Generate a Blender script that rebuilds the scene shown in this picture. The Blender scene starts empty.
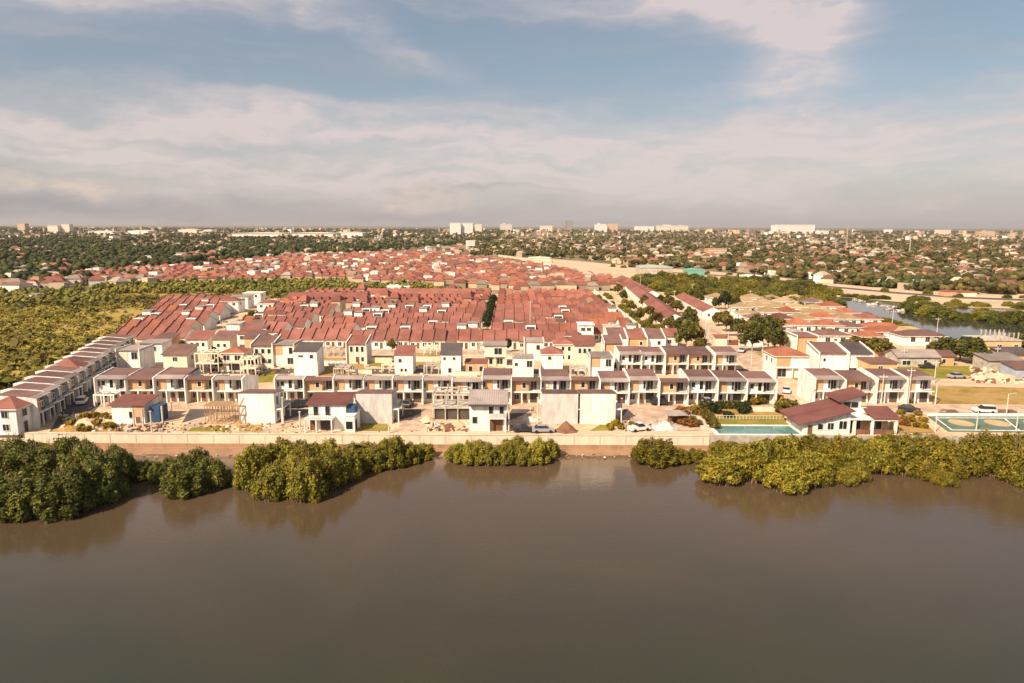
import bpy, math, random
import numpy as np
from mathutils import Matrix, Vector

R = math.radians
rnd = random.Random(7)
S = bpy.context.scene
C = S.collection

# ------------------------------------------------------------------ camera
CAM_H, FOC = 40.0, 683.0
PIT, ROL = R(9.56), R(0.22)
_f = Vector((0, math.cos(PIT), -math.sin(PIT)))
_u0 = Vector((0, math.sin(PIT), math.cos(PIT)))
_r0 = Vector((1, 0, 0))
_r = _r0 * math.cos(ROL) + _u0 * math.sin(ROL)
_u = _u0 * math.cos(ROL) - _r0 * math.sin(ROL)
cd = bpy.data.cameras.new('camera')
cam = bpy.data.objects.new('camera', cd)
C.objects.link(cam)
M = Matrix((( _r.x, _u.x, -_f.x, 0), (_r.y, _u.y, -_f.y, 0), (_r.z, _u.z, -_f.z, CAM_H), (0, 0, 0, 1)))
cam.matrix_world = M
cd.sensor_width = 36.0
cd.lens = 36.0 * FOC / 1024.0
cd.clip_start, cd.clip_end = 1.0, 90000.0
S.camera = cam

# ------------------------------------------------------------------ light
SUN_EL, SUN_AZ = 41.0, 42.0        # the sun stands behind the camera, to its left; AZ measured from straight behind
SKY_K = 0.092
sd = bpy.data.lights.new('sun', 'SUN')
sd.energy, sd.angle, sd.color = 5.0, R(0.6), (1.0, 0.83, 0.63)
so = bpy.data.objects.new('sun', sd)
C.objects.link(so)
sdir = Vector((-math.sin(R(SUN_AZ)) * math.cos(R(SUN_EL)), -math.cos(R(SUN_AZ)) * math.cos(R(SUN_EL)), math.sin(R(SUN_EL))))
so.rotation_euler = sdir.to_track_quat('Z', 'Y').to_euler()
so.location = (-200, -200, 300)
S.view_settings.view_transform = 'Standard'
S.view_settings.look = 'None'
S.view_settings.gamma = 1.0
S.view_settings.exposure = 0.62

# small node language -------------------------------------------------
class NT:
    def __init__(s, tree):
        s.t = tree
    def n(s, typ, **kw):
        nd = s.t.nodes.new(typ)
        for k, v in kw.items():
            setattr(nd, k, v)
        return nd
    def put(s, sock, v):
        if hasattr(v, 'is_output'):
            s.t.links.new(v, sock)
        elif isinstance(v, (tuple, list)) and len(v) == 3 and sock.type == 'RGBA':
            sock.default_value = (*v, 1)
        else:
            sock.default_value = v
    def m(s, op, a, b=0.0, c=None):
        nd = s.n('ShaderNodeMath', operation=op)
        s.put(nd.inputs[0], a)
        s.put(nd.inputs[1], b)
        if c is not None:
            s.put(nd.inputs[2], c)
        return nd.outputs[0]
    def mix(s, f, a, b, mode='MIX'):
        nd = s.n('ShaderNodeMixRGB', blend_type=mode)
        s.put(nd.inputs[0], f); s.put(nd.inputs[1], a); s.put(nd.inputs[2], b)
        return nd.outputs[0]
    def noise(s, vec, scale, detail=4.0, rough=0.55, dist=0.0):
        nd = s.n('ShaderNodeTexNoise')
        if vec is not None:
            s.t.links.new(vec, nd.inputs['Vector'])
        nd.inputs['Scale'].default_value = scale
        nd.inputs['Detail'].default_value = detail
        nd.inputs['Roughness'].default_value = rough
        nd.inputs['Distortion'].default_value = dist
        return nd.outputs['Fac']
    def step(s, v, a, b, lo=0.0, hi=1.0):
        nd = s.n('ShaderNodeMapRange', interpolation_type='SMOOTHSTEP')
        s.put(nd.inputs[0], v); s.put(nd.inputs[1], a); s.put(nd.inputs[2], b); s.put(nd.inputs[3], lo); s.put(nd.inputs[4], hi)
        return nd.outputs[0]
    def vec(s, x, y, z):
        nd = s.n('ShaderNodeCombineXYZ')
        s.put(nd.inputs[0], x); s.put(nd.inputs[1], y); s.put(nd.inputs[2], z)
        return nd.outputs[0]

W = bpy.data.worlds.new('World')
S.world = W
W.use_nodes = True
W.node_tree.nodes.clear()
w = NT(W.node_tree)
sky = w.n('ShaderNodeTexSky', sky_type='NISHITA', sun_disc=False)
sky.sun_elevation = R(SUN_EL)
sky.sun_rotation = math.atan2(sdir.x, sdir.y)
sky.air_density, sky.dust_density, sky.ozone_density = 1.0, 2.0, 1.0
tc = w.n('ShaderNodeTexCoord')
sp = w.n('ShaderNodeSeparateXYZ')
w.t.links.new(tc.outputs['Generated'], sp.inputs[0])
az = w.m('ARCTAN2', sp.outputs[0], sp.outputs[1])
el = w.m('ARCSINE', sp.outputs[2])
dirv = tc.outputs['Generated']
def skyxy(px, py):
    return math.atan((px - 512) / FOC), math.atan((227 - py) / FOC)
warp1 = w.m('SUBTRACT', w.noise(w.vec(w.m('MULTIPLY', az, 3.0), w.m('MULTIPLY', el, 7.0), 3.7), 1.3, 5.0, 0.6), 0.5)
warp2 = w.m('SUBTRACT', w.noise(w.vec(w.m('MULTIPLY', az, 3.0), w.m('MULTIPLY', el, 7.0), 9.1), 1.6, 5.0, 0.6), 0.5)
azw = w.m('MULTIPLY_ADD', warp1, 0.22, az)
elw = w.m('MULTIPLY_ADD', warp2, 0.10, el)
def blob(px, py, rx, ry, rot=0.0, amp=1.0, wa=None, we=None):
    a0, e0 = skyxy(px, py)
    a = w.m('SUBTRACT', wa or azw, a0); e = w.m('SUBTRACT', we or elw, e0)
    c, s_ = math.cos(R(rot)), math.sin(R(rot))
    p = w.m('ADD', w.m('MULTIPLY', a, c), w.m('MULTIPLY', e, s_))
    q = w.m('SUBTRACT', w.m('MULTIPLY', e, c), w.m('MULTIPLY', a, s_))
    p = w.m('DIVIDE', p, rx / FOC); q = w.m('DIVIDE', q, ry / FOC)
    d = w.m('ADD', w.m('MULTIPLY', p, p), w.m('MULTIPLY', q, q))
    return w.m('MULTIPLY', w.m('POWER', 2.718, w.m('MULTIPLY', d, -1.0)), amp)
def add(*v):
    o = v[0]
    for x in v[1:]:
        o = w.m('ADD', o, x)
    return o
# high thin cloud: streaked fibres
fib = w.noise(w.vec(w.m('ADD', w.m('MULTIPLY', azw, 2.6), w.m('MULTIPLY', elw, 3.0)), w.m('MULTIPLY', elw, 30.0), 1.0), 1.0, 5.0, 0.52)
fib2 = w.noise(w.vec(w.m('ADD', w.m('MULTIPLY', azw, 7.0), w.m('MULTIPLY', elw, 16.0)), w.m('SUBTRACT', w.m('MULTIPLY', elw, 46.0), w.m('MULTIPLY', azw, 5.0)), 5.0), 1.0, 6.0, 0.58)
fine = w.noise(w.vec(w.m('MULTIPLY', az, 30.0), w.m('MULTIPLY', el, 60.0), 2.0), 1.0, 6.0, 0.6)
azs = w.m('MULTIPLY_ADD', warp1, 0.09, az)
els = w.m('MULTIPLY_ADD', warp2, 0.05, el)
shape = add(
    blob(690, 16, 72, 15, -6, 1.6, azs, els), blob(752, 36, 62, 20, -14, 1.4, azs, els), blob(805, 22, 40, 20, 0, 1.2, azs, els), blob(786, 64, 34, 34, 10, 1.7, azs, els), blob(780, 100, 36, 14, 0, 1.6, azs, els),
    blob(80, 24, 165, 28, 4, 1.9), blob(40, 2, 140, 20, 0, 0.4),
    blob(250, 130, 120, 15, 2, 0.75), blob(500, 150, 330, 28, -2, 0.9), blob(880, 150, 300, 26, -3, 0.7), blob(40, 152, 110, 18, -6, 1.2), blob(1050, 118, 140, 16, 0, 0.4),
    blob(620, 185, 360, 28, 0, 0.7), blob(900, 192, 300, 30, 0, 0.4), blob(180, 182, 260, 20, 0, 0.6),
    blob(560, 20, 130, 10, -6, 0.5), blob(350, 45, 120, 8, -18, 0.5), blob(420, 3, 110, 9, 0, 0.25))
tex = add(w.m('MULTIPLY', fib, 0.7), w.m('MULTIPLY', fib2, 0.55), w.m('MULTIPLY', fine, 0.24))
cm = w.m('MULTIPLY', w.m('MINIMUM', shape, 1.3), w.step(tex, 0.45, 1.05, 0.22, 1.0))
cm = w.m('MINIMUM', w.m('ADD', cm, w.step(tex, 0.72, 1.15, 0.0, 0.16)), 0.80)
back = w.step(sp.outputs[1], -0.3, 0.25)      # keep the modelled clouds on this side of the sky, general thin cloud elsewhere
cm = w.m('ADD', w.m('MULTIPLY', cm, back), w.m('MULTIPLY', w.m('SUBTRACT', 1.0, back), w.step(tex, 0.55, 1.0, 0.1, 0.6)))
skyc = w.mix(1.0, sky.outputs[0], (0.82, 0.82, 0.78), 'MULTIPLY')
# thin veil of high cloud over the whole sky takes the blue down
skyc = w.mix(w.step(fib, 0.2, 0.9, 0.18, 0.5), skyc, (2.9, 2.85, 2.9))
CL = (5.6, 4.75, 4.55)
col = w.mix(cm, skyc, CL)
# long blue-grey bank low over the horizon, stronger to the left
bank = add(blob(60, 213, 260, 10, 0, 1.0), blob(330, 216, 150, 7, 0, 0.45), blob(470, 196, 70, 2.5, 0, 0.3), blob(770, 168, 40, 3, 0, 0.2))
bank = w.m('MULTIPLY', w.m('MINIMUM', bank, 1.0), w.step(fib, 0.28, 0.6, 0.4, 1.0))
colpre = col
lowair = w.m('MULTIPLY', w.step(el, 0.0, 0.085, 1.0, 0.0), 0.7)
col = w.mix(lowair, colpre, (4.75, 4.2, 4.15))
col = w.mix(w.m('MINIMUM', w.m('MULTIPLY', bank, 0.95), 0.9), col, (2.75, 2.6, 2.65))
# small lit heaps on the bank
puff = add(blob(72, 194, 34, 6, 0, 0.9), blob(412, 201, 18, 7, 0, 0.9), blob(445, 203, 22, 4, 0, 0.5), blob(15, 190, 26, 7, 0, 0.5), blob(935, 211, 20, 4, 0, 0.5))
puff = w.m('MULTIPLY', puff, w.step(fine, 0.35, 0.6, 0.3, 1.0))
col = w.mix(w.m('MINIMUM', puff, 0.85), col, (5.4, 4.35, 3.7))
bg = w.n('ShaderNodeBackground')
w.t.links.new(col, bg.inputs[0])
bg.inputs[1].default_value = SKY_K
wo = w.n('ShaderNodeOutputWorld')
w.t.links.new(bg.outputs[0], wo.inputs[0])

# ------------------------------------------------------------------ helpers
def G(px, py, z=0.0):
    """the point of the plane at height z that the photograph shows at this pixel"""
    d = _f + _r * ((px - 512) / FOC) - _u * ((py - 341.5) / FOC)
    t = (z - CAM_H) / d.z
    return Vector((d.x * t, d.y * t, z))

MATS = {}
KIDS = {}                                     # the parts of every thing, by its name
def mat(name, col, rough=0.8, var=0.25, scale=0.6, col2=None, bump=0.0, bscale=3.0, objvar=0.0, isl=0.0, spec=0.3, metal=0.0, detail=5.0, world=True, transl=0.0, stretch=None):
    m = bpy.data.materials.new(name)
    m.use_nodes = True
    t = NT(m.node_tree)
    b = m.node_tree.nodes['Principled BSDF']
    g = t.n('ShaderNodeNewGeometry')
    tcn = t.n('ShaderNodeTexCoord')
    v = g.outputs['Position'] if world else tcn.outputs['Object']
    if stretch:
        mp = t.n('ShaderNodeMapping'); mp.inputs['Scale'].default_value = stretch
        t.t.links.new(v, mp.inputs[0]); v2 = mp.outputs[0]
    else:
        v2 = v
    nz = t.noise(v2, scale, detail, 0.6)
    f = t.step(nz, 0.3, 0.7)
    c2 = col2 or tuple(x * (1 - var) for x in col)
    c1 = col if col2 else tuple(min(1, x * (1 + var * 0.5)) for x in col)
    c = t.mix(f, c1, c2)
    if objvar:
        oi = t.n('ShaderNodeObjectInfo')
        c = t.mix(1.0, c, t.mix(oi.outputs['Random'], (1 - objvar, 1 - objvar, 1 - objvar), (1 + objvar * 0.6, 1 + objvar * 0.6, 1 + objvar * 0.55)), 'MULTIPLY')
    if isl:
        c = t.mix(1.0, c, t.mix(g.outputs['Random Per Island'], (1 - isl, 1 - isl, 1 - isl), (1 + isl, 1 + isl * 0.9, 1 + isl * 0.6)), 'MULTIPLY')
    t.put(b.inputs['Base Color'], c)
    b.inputs['Roughness'].default_value = rough
    b.inputs['Specular IOR Level'].default_value = spec
    b.inputs['Metallic'].default_value = metal
    if bump:
        bn = t.n('ShaderNodeBump')
        bn.inputs['Strength'].default_value = bump
        bn.inputs['Distance'].default_value = 0.1
        t.put(bn.inputs['Height'], t.noise(v, bscale, 4.0))
        t.put(b.inputs['Normal'], bn.outputs[0])
    if transl:
        tr = t.n('ShaderNodeBsdfTranslucent')
        t.put(tr.inputs[0], c)
        mx = t.n('ShaderNodeMixShader')
        mx.inputs[0].default_value = transl
        out = m.node_tree.nodes['Material Output']
        t.t.links.new(b.outputs[0], mx.inputs[1]); t.t.links.new(tr.outputs[0], mx.inputs[2])
        t.t.links.new(mx.outputs[0], out.inputs[0])
    MATS[name] = m
    return m

def ramp_mat(name, stops, scale, rough=0.9, detail=6.0, dist=0.4, stretch=(1, 1, 1), isl=0.0):
    """ground cover: several colours spread by noise"""
    m = bpy.data.materials.new(name); m.use_nodes = True
    t = NT(m.node_tree); b = m.node_tree.nodes['Principled BSDF']
    g = t.n('ShaderNodeNewGeometry')
    mp = t.n('ShaderNodeMapping'); mp.inputs['Scale'].default_value = stretch
    t.t.links.new(g.outputs['Position'], mp.inputs[0])
    n1 = t.noise(mp.outputs[0], scale, detail, 0.65, dist)
    n2 = t.noise(mp.outputs[0], scale * 9, 3.0, 0.6)
    f = t.m('ADD', t.m('MULTIPLY', n1, 0.75), t.m('MULTIPLY', n2, 0.25))
    rp = t.n('ShaderNodeValToRGB')
    while len(rp.color_ramp.elements) < len(stops):
        rp.color_ramp.elements.new(0.5)
    for e, (p, c) in zip(rp.color_ramp.elements, stops):
        e.position = p; e.color = (*c, 1)
    t.put(rp.inputs[0], f)
    c = rp.outputs[0]
    if isl:
        c = t.mix(1.0, c, t.mix(g.outputs['Random Per Island'], (1 - isl, 1 - isl, 1 - isl), (1 + isl, 1 + isl, 1 + isl * 0.5)), 'MULTIPLY')
    t.put(b.inputs['Base Color'], c)
    b.inputs['Roughness'].default_value = rough
    b.inputs['Specular IOR Level'].default_value = 0.15
    MATS[name] = m
    return m

# walls
mat('white_paint', (0.80, 0.77, 0.72), 0.75, 0.26, 1.1, objvar=0.08, stretch=(1, 1, .22))
mat('cream_paint', (0.72, 0.63, 0.50), 0.8, 0.12, 0.4, objvar=0.08)
mat('grey_render', (0.56, 0.52, 0.49), 0.85, 0.22, 0.9, stretch=(1, 1, .3))
mat('shade_slate_paint', (0.10, 0.10, 0.105), 0.8, 0.2, 0.5, objvar=0.25)  # grey front paint, darkened so the street fronts' shade sits in the colour
mat('tan_paint', (0.58, 0.35, 0.19), 0.8, 0.15, 0.5, objvar=0.12)
mat('concrete', (0.48, 0.42, 0.35), 0.9, 0.3, 0.8, objvar=0.1)
mat('dark_glass', (0.025, 0.027, 0.03), 0.25, 0.3, 0.5, spec=0.5)
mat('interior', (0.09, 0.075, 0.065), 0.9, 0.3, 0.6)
mat('rail_metal', (0.05, 0.05, 0.055), 0.5, 0.2)
mat('brown_wood', (0.17, 0.085, 0.045), 0.7, 0.3)
mat('scaffold_wood', (0.38, 0.24, 0.13), 0.9, 0.3, 1.5)
# roofs
def roof_mat(name, col, objvar=0.27):
    m = mat(name, col, 0.72, 0.24, 0.22, objvar=objvar, spec=0.25, detail=7.0)
    t = NT(m.node_tree); b = m.node_tree.nodes['Principled BSDF']
    tcn = t.n('ShaderNodeTexCoord'); sx = t.n('ShaderNodeSeparateXYZ')
    t.t.links.new(tcn.outputs['Object'], sx.inputs[0])
    s1 = t.m('SINE', t.m('MULTIPLY', sx.outputs[0], 14.0)); s2 = t.m('SINE', t.m('MULTIPLY', sx.outputs[1], 9.0))
    bn = t.n('ShaderNodeBump'); bn.inputs['Strength'].default_value = 0.35; bn.inputs['Distance'].default_value = 0.06
    t.put(bn.inputs['Height'], t.m('ADD', s1, s2)); t.put(b.inputs['Normal'], bn.outputs[0])
    return m
roof_mat('red_roof', (0.275, 0.108, 0.083))
roof_mat('orange_roof', (0.34, 0.125, 0.07))
roof_mat('brown_roof', (0.19, 0.105, 0.09))
roof_mat('maroon_roof', (0.17, 0.068, 0.056))
roof_mat('grey_roof', (0.33, 0.27, 0.245))
roof_mat('beige_roof', (0.40, 0.275, 0.15))
roof_mat('dark_roof', (0.10, 0.08, 0.078))
# ground
mat('asphalt', (0.115, 0.092, 0.085), 0.9, 0.25, 0.3)
mat('paving', (0.52, 0.375, 0.27), 0.9, 0.3, 0.35)
mat('pale_concrete', (0.60, 0.49, 0.37), 0.9, 0.22, 0.35, bump=0.3)
ramp_mat('bare_earth', [(0.30, (0.36, 0.24, 0.14)), (0.45, (0.54, 0.37, 0.23)), (0.55, (0.63, 0.48, 0.33)), (0.7, (0.40, 0.27, 0.15))], 0.09)
ramp_mat('dry_grass', [(0.32, (0.14, 0.12, 0.025)), (0.45, (0.30, 0.20, 0.055)), (0.56, (0.40, 0.25, 0.10)), (0.7, (0.17, 0.14, 0.03))], 0.16)
ramp_mat('lawn_grass', [(0.3, (0.12, 0.125, 0.02)), (0.5, (0.22, 0.19, 0.03)), (0.62, (0.32, 0.23, 0.06)), (0.75, (0.13, 0.14, 0.03))], 0.2)
ramp_mat('marsh_ground', [(0.30, (0.14, 0.115, 0.025)), (0.43, (0.27, 0.195, 0.04)), (0.52, (0.37, 0.255, 0.06)), (0.60, (0.34, 0.225, 0.11)), (0.72, (0.17, 0.14, 0.03))], 0.035)
ramp_mat('far_ground', [(0.34, (0.06, 0.06, 0.02)), (0.47, (0.13, 0.11, 0.045)), (0.55, (0.27, 0.20, 0.13)), (0.62, (0.40, 0.30, 0.21)), (0.75, (0.09, 0.09, 0.03))], 0.012, stretch=(1, 0.6, 1))
ramp_mat('sand_fill', [(0.3, (0.40, 0.29, 0.18)), (0.46, (0.60, 0.45, 0.31)), (0.56, (0.52, 0.38, 0.25)), (0.66, (0.30, 0.24, 0.12)), (0.8, (0.50, 0.37, 0.24))], 0.03, stretch=(1, 2.5, 1))
ramp_mat('tide_stain', [(0.3, (0.22, 0.125, 0.07)), (0.5, (0.38, 0.235, 0.145)), (0.7, (0.28, 0.16, 0.095))], 0.6, stretch=(1, 1, .3))
ramp_mat('seawall_concrete', [(0.3, (0.46, 0.35, 0.24)), (0.45, (0.62, 0.51, 0.38)), (0.58, (0.70, 0.59, 0.45)), (0.75, (0.52, 0.41, 0.29))], 0.5, stretch=(1, 1, .25))
ramp_mat('mud', [(0.3, (0.19, 0.11, 0.065)), (0.5, (0.30, 0.18, 0.11)), (0.7, (0.36, 0.23, 0.145))], 0.25)
mat('court_green', (0.12, 0.17, 0.125), 0.8, 0.2, 0.2)
mat('court_sand', (0.50, 0.37, 0.20), 0.85, 0.15, 0.3)
mat('pool_water', (0.10, 0.24, 0.21), 0.08, 0.25, 0.4, spec=0.5)
mat('soil_red', (0.20, 0.10, 0.06), 0.95, 0.3, 0.6)
# leaves
def leaf(name, a, b, isl=0.45):
    return mat(name, a, 0.62, col2=b, scale=0.45, isl=isl, objvar=0.30, transl=0.22, spec=0.2, world=True)
leaf('mangrove_dark', (0.085, 0.105, 0.022), (0.18, 0.175, 0.034))
leaf('mangrove_mid', (0.18, 0.175, 0.024), (0.32, 0.265, 0.036))
leaf('mangrove_yellow', (0.185, 0.175, 0.024), (0.32, 0.25, 0.03))
leaf('mangrove_gold', (0.13, 0.125, 0.018), (0.27, 0.205, 0.022))
leaf('tree_green', (0.055, 0.066, 0.016), (0.12, 0.11, 0.025))
leaf('tree_olive', (0.11, 0.095, 0.02), (0.18, 0.135, 0.028))
leaf('tree_dark', (0.030, 0.044, 0.017), (0.055, 0.062, 0.02))
leaf('shrub_red', (0.26, 0.10, 0.035), (0.34, 0.17, 0.04))
leaf('shrub_yellow', (0.32, 0.20, 0.02), (0.22, 0.17, 0.02))
leaf('marsh_leaf', (0.20, 0.195, 0.03), (0.35, 0.27, 0.045), 0.42)
mat('bark', (0.15, 0.095, 0.065), 0.9, 0.3, 2.0)
mat('root_wood', (0.27, 0.17, 0.115), 0.9, 0.3, 2.0)
# cars and bits
mat('car_white', (0.72, 0.70, 0.66), 0.3, 0.04, spec=0.5)
mat('car_dark', (0.035, 0.035, 0.04), 0.3, 0.1, spec=0.5)
mat('car_silver', (0.36, 0.34, 0.36), 0.3, 0.1, spec=0.5)
mat('tyre', (0.02, 0.02, 0.02), 0.9, 0.1)
mat('blue_sheet', (0.035, 0.075, 0.16), 0.6, 0.2)
mat('pale_blue', (0.36, 0.40, 0.47), 0.6, 0.2)
mat('shed_roof', (0.42, 0.45, 0.38), 0.7, 0.15)
mat('teal_wall', (0.16, 0.36, 0.28), 0.7, 0.1)
mat('yellow_wall', (0.56, 0.39, 0.20), 0.8, 0.1)
mat('pole_paint', (0.62, 0.56, 0.48), 0.6, 0.1)
mat('mast_red', (0.45, 0.16, 0.10), 0.6, 0.1)
mat('far_wall', (0.46, 0.36, 0.27), 0.85, 0.2, 0.02, isl=0.4)
mat('far_red', (0.28, 0.10, 0.072), 0.8, 0.2, 0.03, isl=0.34)
mat('far_brown', (0.24, 0.125, 0.085), 0.8, 0.2, 0.03, isl=0.4)
mat('far_grey', (0.36, 0.30, 0.26), 0.8, 0.2, 0.03, isl=0.4)
ramp_mat('far_leaf', [(0.32, (0.018, 0.030, 0.014)), (0.46, (0.036, 0.047, 0.019)), (0.56, (0.072, 0.066, 0.026)), (0.7, (0.028, 0.040, 0.018))], 0.011, isl=0.5)
ramp_mat('thicket_leaf', [(0.32, (0.06, 0.075, 0.02)), (0.46, (0.12, 0.118, 0.028)), (0.56, (0.19, 0.155, 0.035)), (0.7, (0.09, 0.10, 0.026))], 0.02, isl=0.45)
ramp_mat('far_leaf_dry', [(0.32, (0.026, 0.040, 0.016)), (0.45, (0.050, 0.058, 0.022)), (0.55, (0.115, 0.082, 0.034)), (0.62, (0.085, 0.075, 0.028)), (0.75, (0.032, 0.045, 0.018))], 0.012, isl=0.55)

# water: brown estuary, light ripples
def water_mat(name, c1, c2, sc, bump, silt_sheen=None):
    m = bpy.data.materials.new(name); m.use_nodes = True
    t = NT(m.node_tree); b = m.node_tree.nodes['Principled BSDF']
    g = t.n('ShaderNodeNewGeometry')
    n = t.noise(g.outputs['Position'], 0.02, 5.0, 0.6, 0.6)
    c = t.mix(t.step(n, 0.35, 0.65), c1, c2)
    if silt_sheen:
        sx = t.n('ShaderNodeSeparateXYZ'); t.t.links.new(g.outputs['Position'], sx.inputs[0])
        yy = t.m('MULTIPLY_ADD', t.noise(g.outputs['Position'], 0.035, 4.0, 0.6, 0.8), 26.0, sx.outputs[1])
        c = t.mix(t.step(yy, 62.0, 136.0), c, silt_sheen)  # paler brown toward the bank: silt, with sky reflection painted into the colour
    t.put(b.inputs['Base Color'], c)
    b.inputs['Roughness'].default_value = 0.06
    b.inputs['IOR'].default_value = 1.62
    mp = t.n('ShaderNodeMapping'); mp.inputs['Scale'].default_value = (1.0, 1.7, 1.0); mp.inputs['Rotation'].default_value = (0, 0, 0.5)
    t.t.links.new(g.outputs['Position'], mp.inputs[0])
    h = t.m('ADD', t.noise(mp.outputs[0], sc, 3.0, 0.5), t.m('MULTIPLY', t.noise(mp.outputs[0], sc * 0.22, 2.0), 1.2))
    calm = t.step(t.noise(g.outputs['Position'], 0.022, 3.0), 0.35, 0.65, 0.35, 1.0)
    bn = t.n('ShaderNodeBump'); bn.inputs['Distance'].default_value = 0.22
    t.put(bn.inputs['Strength'], t.m('MULTIPLY', calm, bump))
    t.put(bn.inputs['Height'], h); t.put(b.inputs['Normal'], bn.outputs[0])
    MATS[name] = m
water_mat('estuary_water', (0.036, 0.035, 0.016), (0.030, 0.030, 0.015), 2.2, 0.13, (0.105, 0.067, 0.040))
water_mat('river_water', (0.055, 0.050, 0.042), (0.045, 0.044, 0.038), 0.5, 0.1)

class MB:
    """collects faces and links them as ONE mesh object"""
    def __init__(s):
        s.v = []; s.f = []; s.m = []; s.ms = []
    def mi(s, m):
        if m not in s.ms:
            s.ms.append(m)
        return s.ms.index(m)
    def add(s, vs, fs, m):
        k = len(s.v); i = s.mi(m)
        s.v += [tuple(v) for v in vs]
        for f in fs:
            s.f.append(tuple(k + a for a in f)); s.m.append(i)
    def box(s, x0, y0, z0, x1, y1, z1, m):
        vs = [(x, y, z) for z in (z0, z1) for y in (y0, y1) for x in (x0, x1)]
        s.add(vs, [(0, 2, 3, 1), (4, 5, 7, 6), (0, 1, 5, 4), (1, 3, 7, 5), (3, 2, 6, 7), (2, 0, 4, 6)], m)
    def hexa(s, lo, hi, m):
        """lo, hi: four corners each, counter-clockwise seen from above"""
        vs = list(lo) + list(hi)
        s.add(vs, [(3, 2, 1, 0), (4, 5, 6, 7), (0, 1, 5, 4), (1, 2, 6, 5), (2, 3, 7, 6), (3, 0, 4, 7)], m)
    def slab(s, cs, t, m):
        """sloped sheet: four top corners ccw from above, thickness straight down"""
        s.hexa([(x, y, z - t) for x, y, z in cs], cs, m)
    def prof_x(s, prof, x0, x1, m):
        """polygon in (y, z), ccw seen from +x, extruded along x"""
        n = len(prof)
        vs = [(x0, y, z) for y, z in prof] + [(x1, y, z) for y, z in prof]
        fs = [tuple(range(n - 1, -1, -1)), tuple(range(n, 2 * n))]
        fs += [(i, (i + 1) % n, n + (i + 1) % n, n + i) for i in range(n)]
        s.add(vs, fs, m)
    def prof_y(s, prof, y0, y1, m):
        n = len(prof)
        vs = [(x, y0, z) for x, z in prof] + [(x, y1, z) for x, z in prof]
        fs = [tuple(range(n)), tuple(range(2 * n - 1, n - 1, -1))]
        fs += [((i + 1) % n, i, n + i, n + (i + 1) % n) for i in range(n)]
        s.add(vs, fs, m)
    def tube(s, a, b, r0, r1, m, n=6):
        a, b = Vector(a), Vector(b)
        d = (b - a).normalized()
        p = d.orthogonal().normalized(); q = d.cross(p)
        vs = []
        for c, r in ((a, r0), (b, r1)):
            for i in range(n):
                t = 2 * math.pi * i / n
                vs.append(c + p * (math.cos(t) * r) + q * (math.sin(t) * r))
        fs = [(i, (i + 1) % n, n + (i + 1) % n, n + i) for i in range(n)] + [tuple(range(n - 1, -1, -1)), tuple(range(n, 2 * n))]
        s.add(vs, fs, m)
    def build(s, name, parent=None, loc=None):
        me = bpy.data.meshes.new(name)
        me.from_pydata(s.v, [], s.f)
        for m in s.ms:
            me.materials.append(MATS[m])
        me.polygons.foreach_set('material_index', s.m)
        me.update()
        o = bpy.data.objects.new(name, me)
        C.objects.link(o)
        if parent:
            o.parent = parent; KIDS.setdefault(parent.name, []).append(o)
        if loc is not None:
            o.location = loc
        return o

def np_mesh(name, V, F, mats, mi=None, parent=None, smooth=False):
    V = np.asarray(V, dtype=np.float32); F = np.asarray(F, dtype=np.int32)
    me = bpy.data.meshes.new(name)
    k = F.shape[1]
    me.vertices.add(len(V)); me.vertices.foreach_set('co', V.ravel())
    me.loops.add(F.size); me.loops.foreach_set('vertex_index', F.ravel())
    me.polygons.add(len(F)); me.polygons.foreach_set('loop_start', np.arange(0, F.size, k, dtype=np.int32))
    me.polygons.foreach_set('loop_total', np.full(len(F), k, dtype=np.int32))
    for m in mats:
        me.materials.append(MATS[m])
    if mi is not None:
        me.polygons.foreach_set('material_index', np.asarray(mi, dtype=np.int32))
    if smooth:
        me.polygons.foreach_set('use_smooth', np.ones(len(F), dtype=bool))
    me.update(calc_edges=True)
    me.validate()
    o = bpy.data.objects.new(name, me)
    C.objects.link(o)
    if parent:
        o.parent = parent; KIDS.setdefault(parent.name, []).append(o)
    return o

def tag(o, label, cat, group=None):
    o['label'] = label; o['category'] = cat
    if 'kind' not in o.keys(): o['kind'] = 'thing'
    if group:
        o['group'] = group
    return o
def struct(o):
    o['kind'] = 'structure'
    return o
def empty(name, loc=(0, 0, 0), rz=0.0):
    o = bpy.data.objects.new(name, None)
    o.empty_display_size = 0.5
    C.objects.link(o)
    o.location = loc; o.rotation_euler = (0, 0, rz)
    return o
def copy_tree(o, parent=None):
    c = o.copy(); C.objects.link(c); c.parent = parent
    for ch in KIDS.get(o.name, ()):
        copy_tree(ch, c)
    return c
class Proto:
    """first place() moves the original, later ones copy it and its parts"""
    every = []
    def __init__(s, root):
        s.root = root; s.used = False
        Proto.every.append(s)
    def place(s, loc, rz=0.0, sc=None):
        o = copy_tree(s.root) if s.used else s.root
        s.used = True
        o.location = loc; o.rotation_euler = (0, 0, rz)
        if sc is not None:
            o.scale = sc if isinstance(sc, tuple) else (sc, sc, sc)
        for k in ('label', 'category', 'group', 'kind'):
            if k in o.keys():
                del o[k]
        return o
ORD = ['first', 'second', 'third', 'fourth', 'fifth', 'sixth', 'seventh', 'eighth', 'ninth', 'tenth', 'eleventh', 'twelfth', 'thirteenth', 'fourteenth',
       'fifteenth', 'sixteenth', 'seventeenth', 'eighteenth', 'nineteenth', 'twentieth']

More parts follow.
